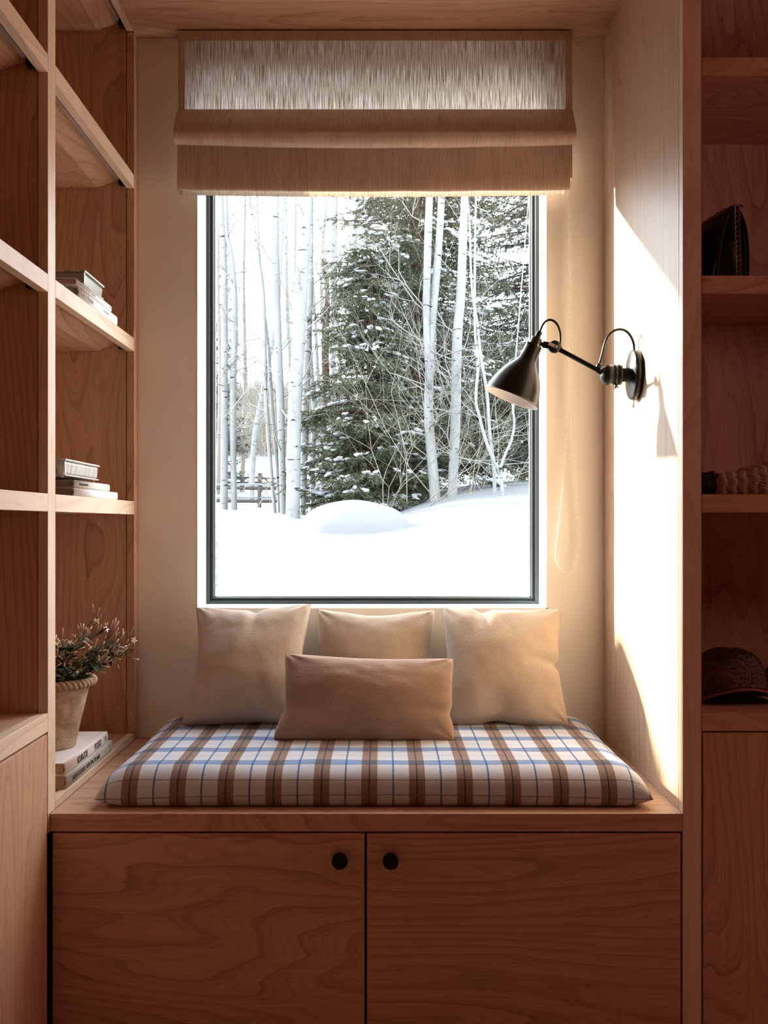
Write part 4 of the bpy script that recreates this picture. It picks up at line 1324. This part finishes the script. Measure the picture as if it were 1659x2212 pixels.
TWIGF = plain('far_twig', (.155, .14, .12), .8, .2)
for lab, px, py, Y, tx, sd in (('bare twiggy far tree between the two leftmost aspens and the thin pair', 522, 1000, 24, 530, 61), ('bare far tree with a web of twigs beyond the thickest aspen', 626, 1000, 26, 640, 62),
                               ('bare far tree with a web of twigs between the slim aspens and the spruce', 735, 1000, 25, 728, 63), ('bare far tree with a web of twigs at the very left of the window', 470, 1000, 23, 474, 64)):
    q = random.Random(sd)
    b0 = at(px, py, Y); b0.z = ground(b0.x, Y)
    ft = thing('bare_tree', b0, lab, 'tree')
    C = catmull([b0-Vector((0, 0, .2)), at((px+tx)/2+4, 820, Y), at(tx-3, 620, Y), at(tx, 400, Y), at(tx+4, 250, Y)], 5)
    bm = bmesh.new(); tube(bm, C, [.06*(1-.8*i/len(C)) for i in range(len(C))], 7)
    put('trunk', bm, TWIGF, ft, True)
    tw = Twigs()
    for _ in range(26):
        i = q.randrange(5, len(C)-1)
        branch(tw, C[i], Vector((q.gauss(0, 1), q.gauss(0, .5), q.uniform(-.1, .9))).normalized(), q.uniform(.8, 2.0), .013, 2, q)
    put('branches', tw.mesh('branches'), TWIGF, ft, True, kind='stuff')

# spruces
SNOWB = plain('bough_snow', (.26, .27, .285), .8, .2)
NEED = NT('spruce_needles')
NEED.base(NEED.ramp(NEED.noise(NEED.coords((3, 3, 3)), 1.3, 3), [(.3, (.032, .037, .020)), (.7, (.068, .074, .043))]), .7, .2); NEED = NEED.m
NEEDB = NT('grey_green_needles')
NEEDB.base(NEEDB.ramp(NEEDB.noise(NEEDB.coords((3, 3, 3)), 1.3, 3), [(.3, (.032, .037, .028)), (.7, (.066, .072, .057))]), .7, .2); NEEDB = NEEDB.m
_b = bmesh.new(); bmesh.ops.create_icosphere(_b, subdivisions=2, radius=1)
_b.verts.ensure_lookup_table(); _b.verts.index_update()
ICO_V = [v.co.copy() for v in _b.verts]; ICO_F = [tuple(v.index for v in f.verts) for f in _b.faces]; _b.free()
def spruce(label, px, Y, zlo, H_, R0, seed, mat, step=.2, per=6, nn=18, snow=.35, tw=.065, rtop=.12, nlen=.055, trunk=.13):
    q = random.Random(seed); g = np.random.default_rng(seed)
    x0 = (px-VX)/F*Y; zg = ground(x0, Y)
    root = thing('spruce_tree', (x0, Y, zg), label, 'tree')
    bm = bmesh.new(); tube(bm, [Vector((x0, Y, zg-.2+H_*f)) for f in (0, .05, .5, 1)], [trunk*1.2, trunk, trunk*.6, .01], 10)
    put('trunk', bm, BROWNB, root, True)
    limbs = bmesh.new(); SV, SF = [], []
    A, B = [], []
    z = zlo
    while z < H_-.1:
        R = (R0-rtop)*(1-z/H_)**.85+rtop
        for k in range(per):
            a = q.uniform(0, 2*PI); L = R*q.uniform(.72, 1.12)
            o = Vector((x0, Y, zg+z+q.uniform(-.2, .2)))
            out = Vector((math.cos(a), math.sin(a), 0)); lat = Vector((-math.sin(a), math.cos(a), 0))
            dr = q.uniform(.15, .65)
            def lp(t_): return o+out*(L*t_)+Vector((0, 0, L*(.10*t_-dr*t_*t_+.22*t_**3)))
            P = [lp(i/5) for i in range(6)]
            if min(p.z for p in P)-zg < .03: continue
            tube(limbs, P, [.018*(1-.8*i/5) for i in range(6)], 4, cap=False)
            nt = int(L/tw)
            for i in range(nt):
                t_ = .12+.88*(i+q.random())/nt
                c = lp(t_)
                for s in (-1, 1):
                    d = (out*q.uniform(.3, .8)+lat*s*q.uniform(.5, .9)+Vector((0, 0, q.uniform(-.75, -.05)))).normalized()
                    A.append(c); B.append(d*q.uniform(.16, .34)*(1.15-.55*t_))
            A.append(P[-1]-(P[-1]-P[-2])*.4); B.append((P[-1]-P[-2]).normalized()*.26)
            if q.random() < snow:
                ts = q.uniform(.35, .7); te = q.uniform(.85, 1.03)
                for i in range(int(L*(te-ts)/.045)+1):
                    t_ = ts+.045*i/L; c = lp(t_)+lat*q.gauss(0, .035+.04*t_)+Vector((0, 0, .02+q.gauss(0, .012)-.03*(i % 3 == 2)))
                    s1, s2 = q.uniform(.026, .075), q.uniform(.016, .036)
                    M = Matrix.Translation(c) @ Matrix.Rotation(a, 4, 'Z') @ Matrix.Rotation(dr*t_*.9, 4, 'Y') @ Matrix.Diagonal((s1, s2, q.uniform(.011, .022), 1))
                    k0 = len(SV)
                    for w_ in ICO_V:
                        p_ = M @ w_
                        p_ += (p_-c)*(.9*nz(p_.x*22, p_.y*22, p_.z*22))
                        SV.append(p_[:])
                    SF.extend((a_+k0, b_+k0, c_+k0) for a_, b_, c_ in ICO_F)
        z += step*q.uniform(.8, 1.2)
    put('limbs', limbs, BROWNB, root, True, kind='stuff')
    A = np.array([list(p) for p in A]); B = np.array([list(p) for p in B])
    A = A[A[:, 2] > zg+.02-.0] if False else A
    n = len(A)
    f = g.random((n, nn, 1))**.9
    p = A[:, None, :]+B[:, None, :]*f
    bl = np.linalg.norm(B, axis=1)[:, None, None]
    dirn = B[:, None, :]/bl*.75+g.normal(0, .55, (n, nn, 3)); dirn /= np.linalg.norm(dirn, axis=2, keepdims=True)
    side = np.cross(dirn, g.normal(0, 1, (n, nn, 3))); side /= np.linalg.norm(side, axis=2, keepdims=True)
    ln = nlen*g.uniform(.7, 1.3, (n, nn, 1))
    v0 = p-side*nlen*.11; v1 = p+side*nlen*.11; v2 = p+dirn*ln
    V = np.stack([v0, v1, v2], 2).reshape(-1, 3)
    put('needles', mesh_np('needles', V, np.arange(len(V)).reshape(-1, 3)), mat, root, kind='stuff')
    if SV: put('snow_load', mesh_np('snow_load', np.array(SV), np.array(SF)), SNOWB, root, True, kind='stuff')
    return root
spruce('big green spruce with snow on its boughs behind the forked aspen', 898, 12.6, .10, 9.0, 1.55, 51, NEED, step=.15, per=8, snow=.34)
spruce('grey-green spruce at the right edge of the window', 1195, 14.5, .3, 7.6, 2.0, 52, NEEDB, step=.16, per=8, snow=.16, tw=.07)
spruce('tall hazy spruce further back, its top behind the middle of the pane', 925, 21.0, 1.2, 13.0, 2.3, 53, NEEDB, step=.34, per=7, nn=14, snow=.12, tw=.12, nlen=.09, trunk=.2)
spruce('low snowy young spruce in front of the left boughs of the big one', 800, 11.6, .08, 3.3, 1.0, 54, NEED, step=.15, per=8, snow=.65, tw=.055, trunk=.05)
spruce('dark distant spruce seen at the left window edge', 462, 24, .3, 6.5, .9, 55, NEEDB, step=.3, per=6, nn=14, snow=.1, tw=.1, nlen=.08)
spruce('small dark spruce shrub at the snow edge right of the aspens', 1130, 13.2, .06, 1.9, .9, 56, NEEDB, step=.16, per=7, snow=.7, tw=.07, trunk=.04)
bm = bmesh.new(); tube(bm, [at(985, 918, 13.0), at(1030, 938, 12.9), at(1062, 962, 12.8)], [.085, .085, .08], 10)
tag(put('fallen_log', bm, plain('peeled_wood', (.12, .108, .09), .8, .2), None, True), 'pale peeled log lodged slanting among the spruce boughs', 'log')

# rail fence beyond the aspens
RAIL = plain('weathered_rail', (.075, .063, .058), .9, .1, bump=(30, .5, .01))
Yf = 24.0
fe = thing('rail_fence', at(590, 1060, Yf), 'brown split rail fence with a gate far behind the left aspens', 'fence')
def rail(name, a, b, r, parent, m=RAIL):
    bm = bmesh.new(); tube(bm, [a, a.lerp(b, .5)+Vector((0, 0, -.01)), b], r, 7); put(name, bm, m, parent, True)
for py in (1031, 1041.5):
    rail('rail', at(440, py, Yf), at(558, py+.5, Yf), .022, fe); rail('rail', at(566, py+2, Yf), at(760, py+5, Yf), .022, fe)
rail('gate_brace', at(567, 1030, Yf), at(586, 1045, Yf), .018, fe)
for px in (444, 502, 559, 564, 640, 700, 757):
    p = at(px, 1022, Yf); bm = bmesh.new(); tube(bm, [Vector((p.x, p.y, ground(p.x, p.y)-.2)), p], .03, 8); put('post', bm, RAIL, fe, True)
Yn = 17.0
fn_ = thing('wire_fence', at(560, 1075, Yn), 'wire mesh fence with snow capped rails just behind the left aspens', 'fence')
for py in (1053, 1081):
    rail('rail', at(440, py, Yn), at(690, py+1, Yn), .030, fn_)
    bm = bmesh.new()
    def cap_(u, v): 
        a = PI*v; x = at(440+250*u, 0, Yn).x; c = at(0, py-1.2, Yn).z
        return Vector((x, Yn-.035*math.cos(a), c+.022+(.035+.012*nz(x*5, py))*math.sin(a)))
    put('snow_cap', grid_bm(60, 9, cap_), SNOW, fn_, True)
for px in (446, 560, 686):
    p = at(px, 1050, Yn); bm = bmesh.new(); tube(bm, [Vector((p.x, p.y, ground(p.x, p.y)-.2)), p], .035, 8); put('post', bm, RAIL, fn_, True)
bm = bmesh.new()
for i in range(84):
    px = 442+i*2.95
    a, b = at(px, 1054, Yn-.02), at(px, 1093, Yn-.02); tube(bm, [a, b], .0015, 3, cap=False)
for i in range(12):
    tube(bm, [at(440, 1056+i*3, Yn-.02), at(690, 1056+i*3, Yn-.02)], .0015, 3, cap=False)
put('wire_mesh', bm, plain('fence_wire', (.20, .20, .20), .6, .4), fn_, kind='stuff')

# brush on the far hillside
g = np.random.default_rng(5)
n = 26000
yy = g.uniform(42.5, 62, n); xx = g.uniform(-1, 1, n)*(yy*.26)-.5
zz = np.array([ground(a, b) for a, b in zip(xx, yy)])
h = g.uniform(.4, 1.3, n)*np.where(g.random(n) < .08, 2.2, 1); lean = g.normal(0, .5, (n, 2))
wd_ = g.uniform(.012, .030, n)
b0 = np.stack([xx-wd_, yy, zz-.1], 1); b1 = np.stack([xx+wd_, yy, zz-.1], 1)
tp = np.stack([xx+lean[:, 0]*h, yy+lean[:, 1]*h*.4, zz+h], 1)
V = np.stack([b0, b1, tp], 1).reshape(-1, 3)
BRUSH = NT('winter_brush'); BRUSH.base(BRUSH.ramp(BRUSH.noise(BRUSH.coords((.4, .4, .4)), 1, 3), [(.35, (.12, .102, .082)), (.65, (.165, .15, .135))]), .9, .1); BRUSH = BRUSH.m
tag(put('undergrowth', mesh_np('undergrowth', V, np.arange(len(V)).reshape(-1, 3)), BRUSH, None), 'beige leafless brush covering the far hillside', 'brush', kind='stuff')

# added unseen wall with a snow top, left of the view, to block low sun
bm = bmesh.new(); bx(bm, -2.6, -.82, 3.9, 4.02, .2, ZC+.38, .02)
tag(put('sun_blocker', bm, plain('blocker_stone', (.10, .09, .08), .9, .1, bump=(20, .6, .02)), None, kind='structure'), 'added low sun blocker outside')
bm = bmesh.new(); bx(bm, -2.64, -.80, 3.88, 4.04, ZC+.38, ZC+.487, .04)  # snow top of the added blocker, raising its edge
tag(put('snow_cap', bm, SNOW, bpy.data.objects['sun_blocker'], True))
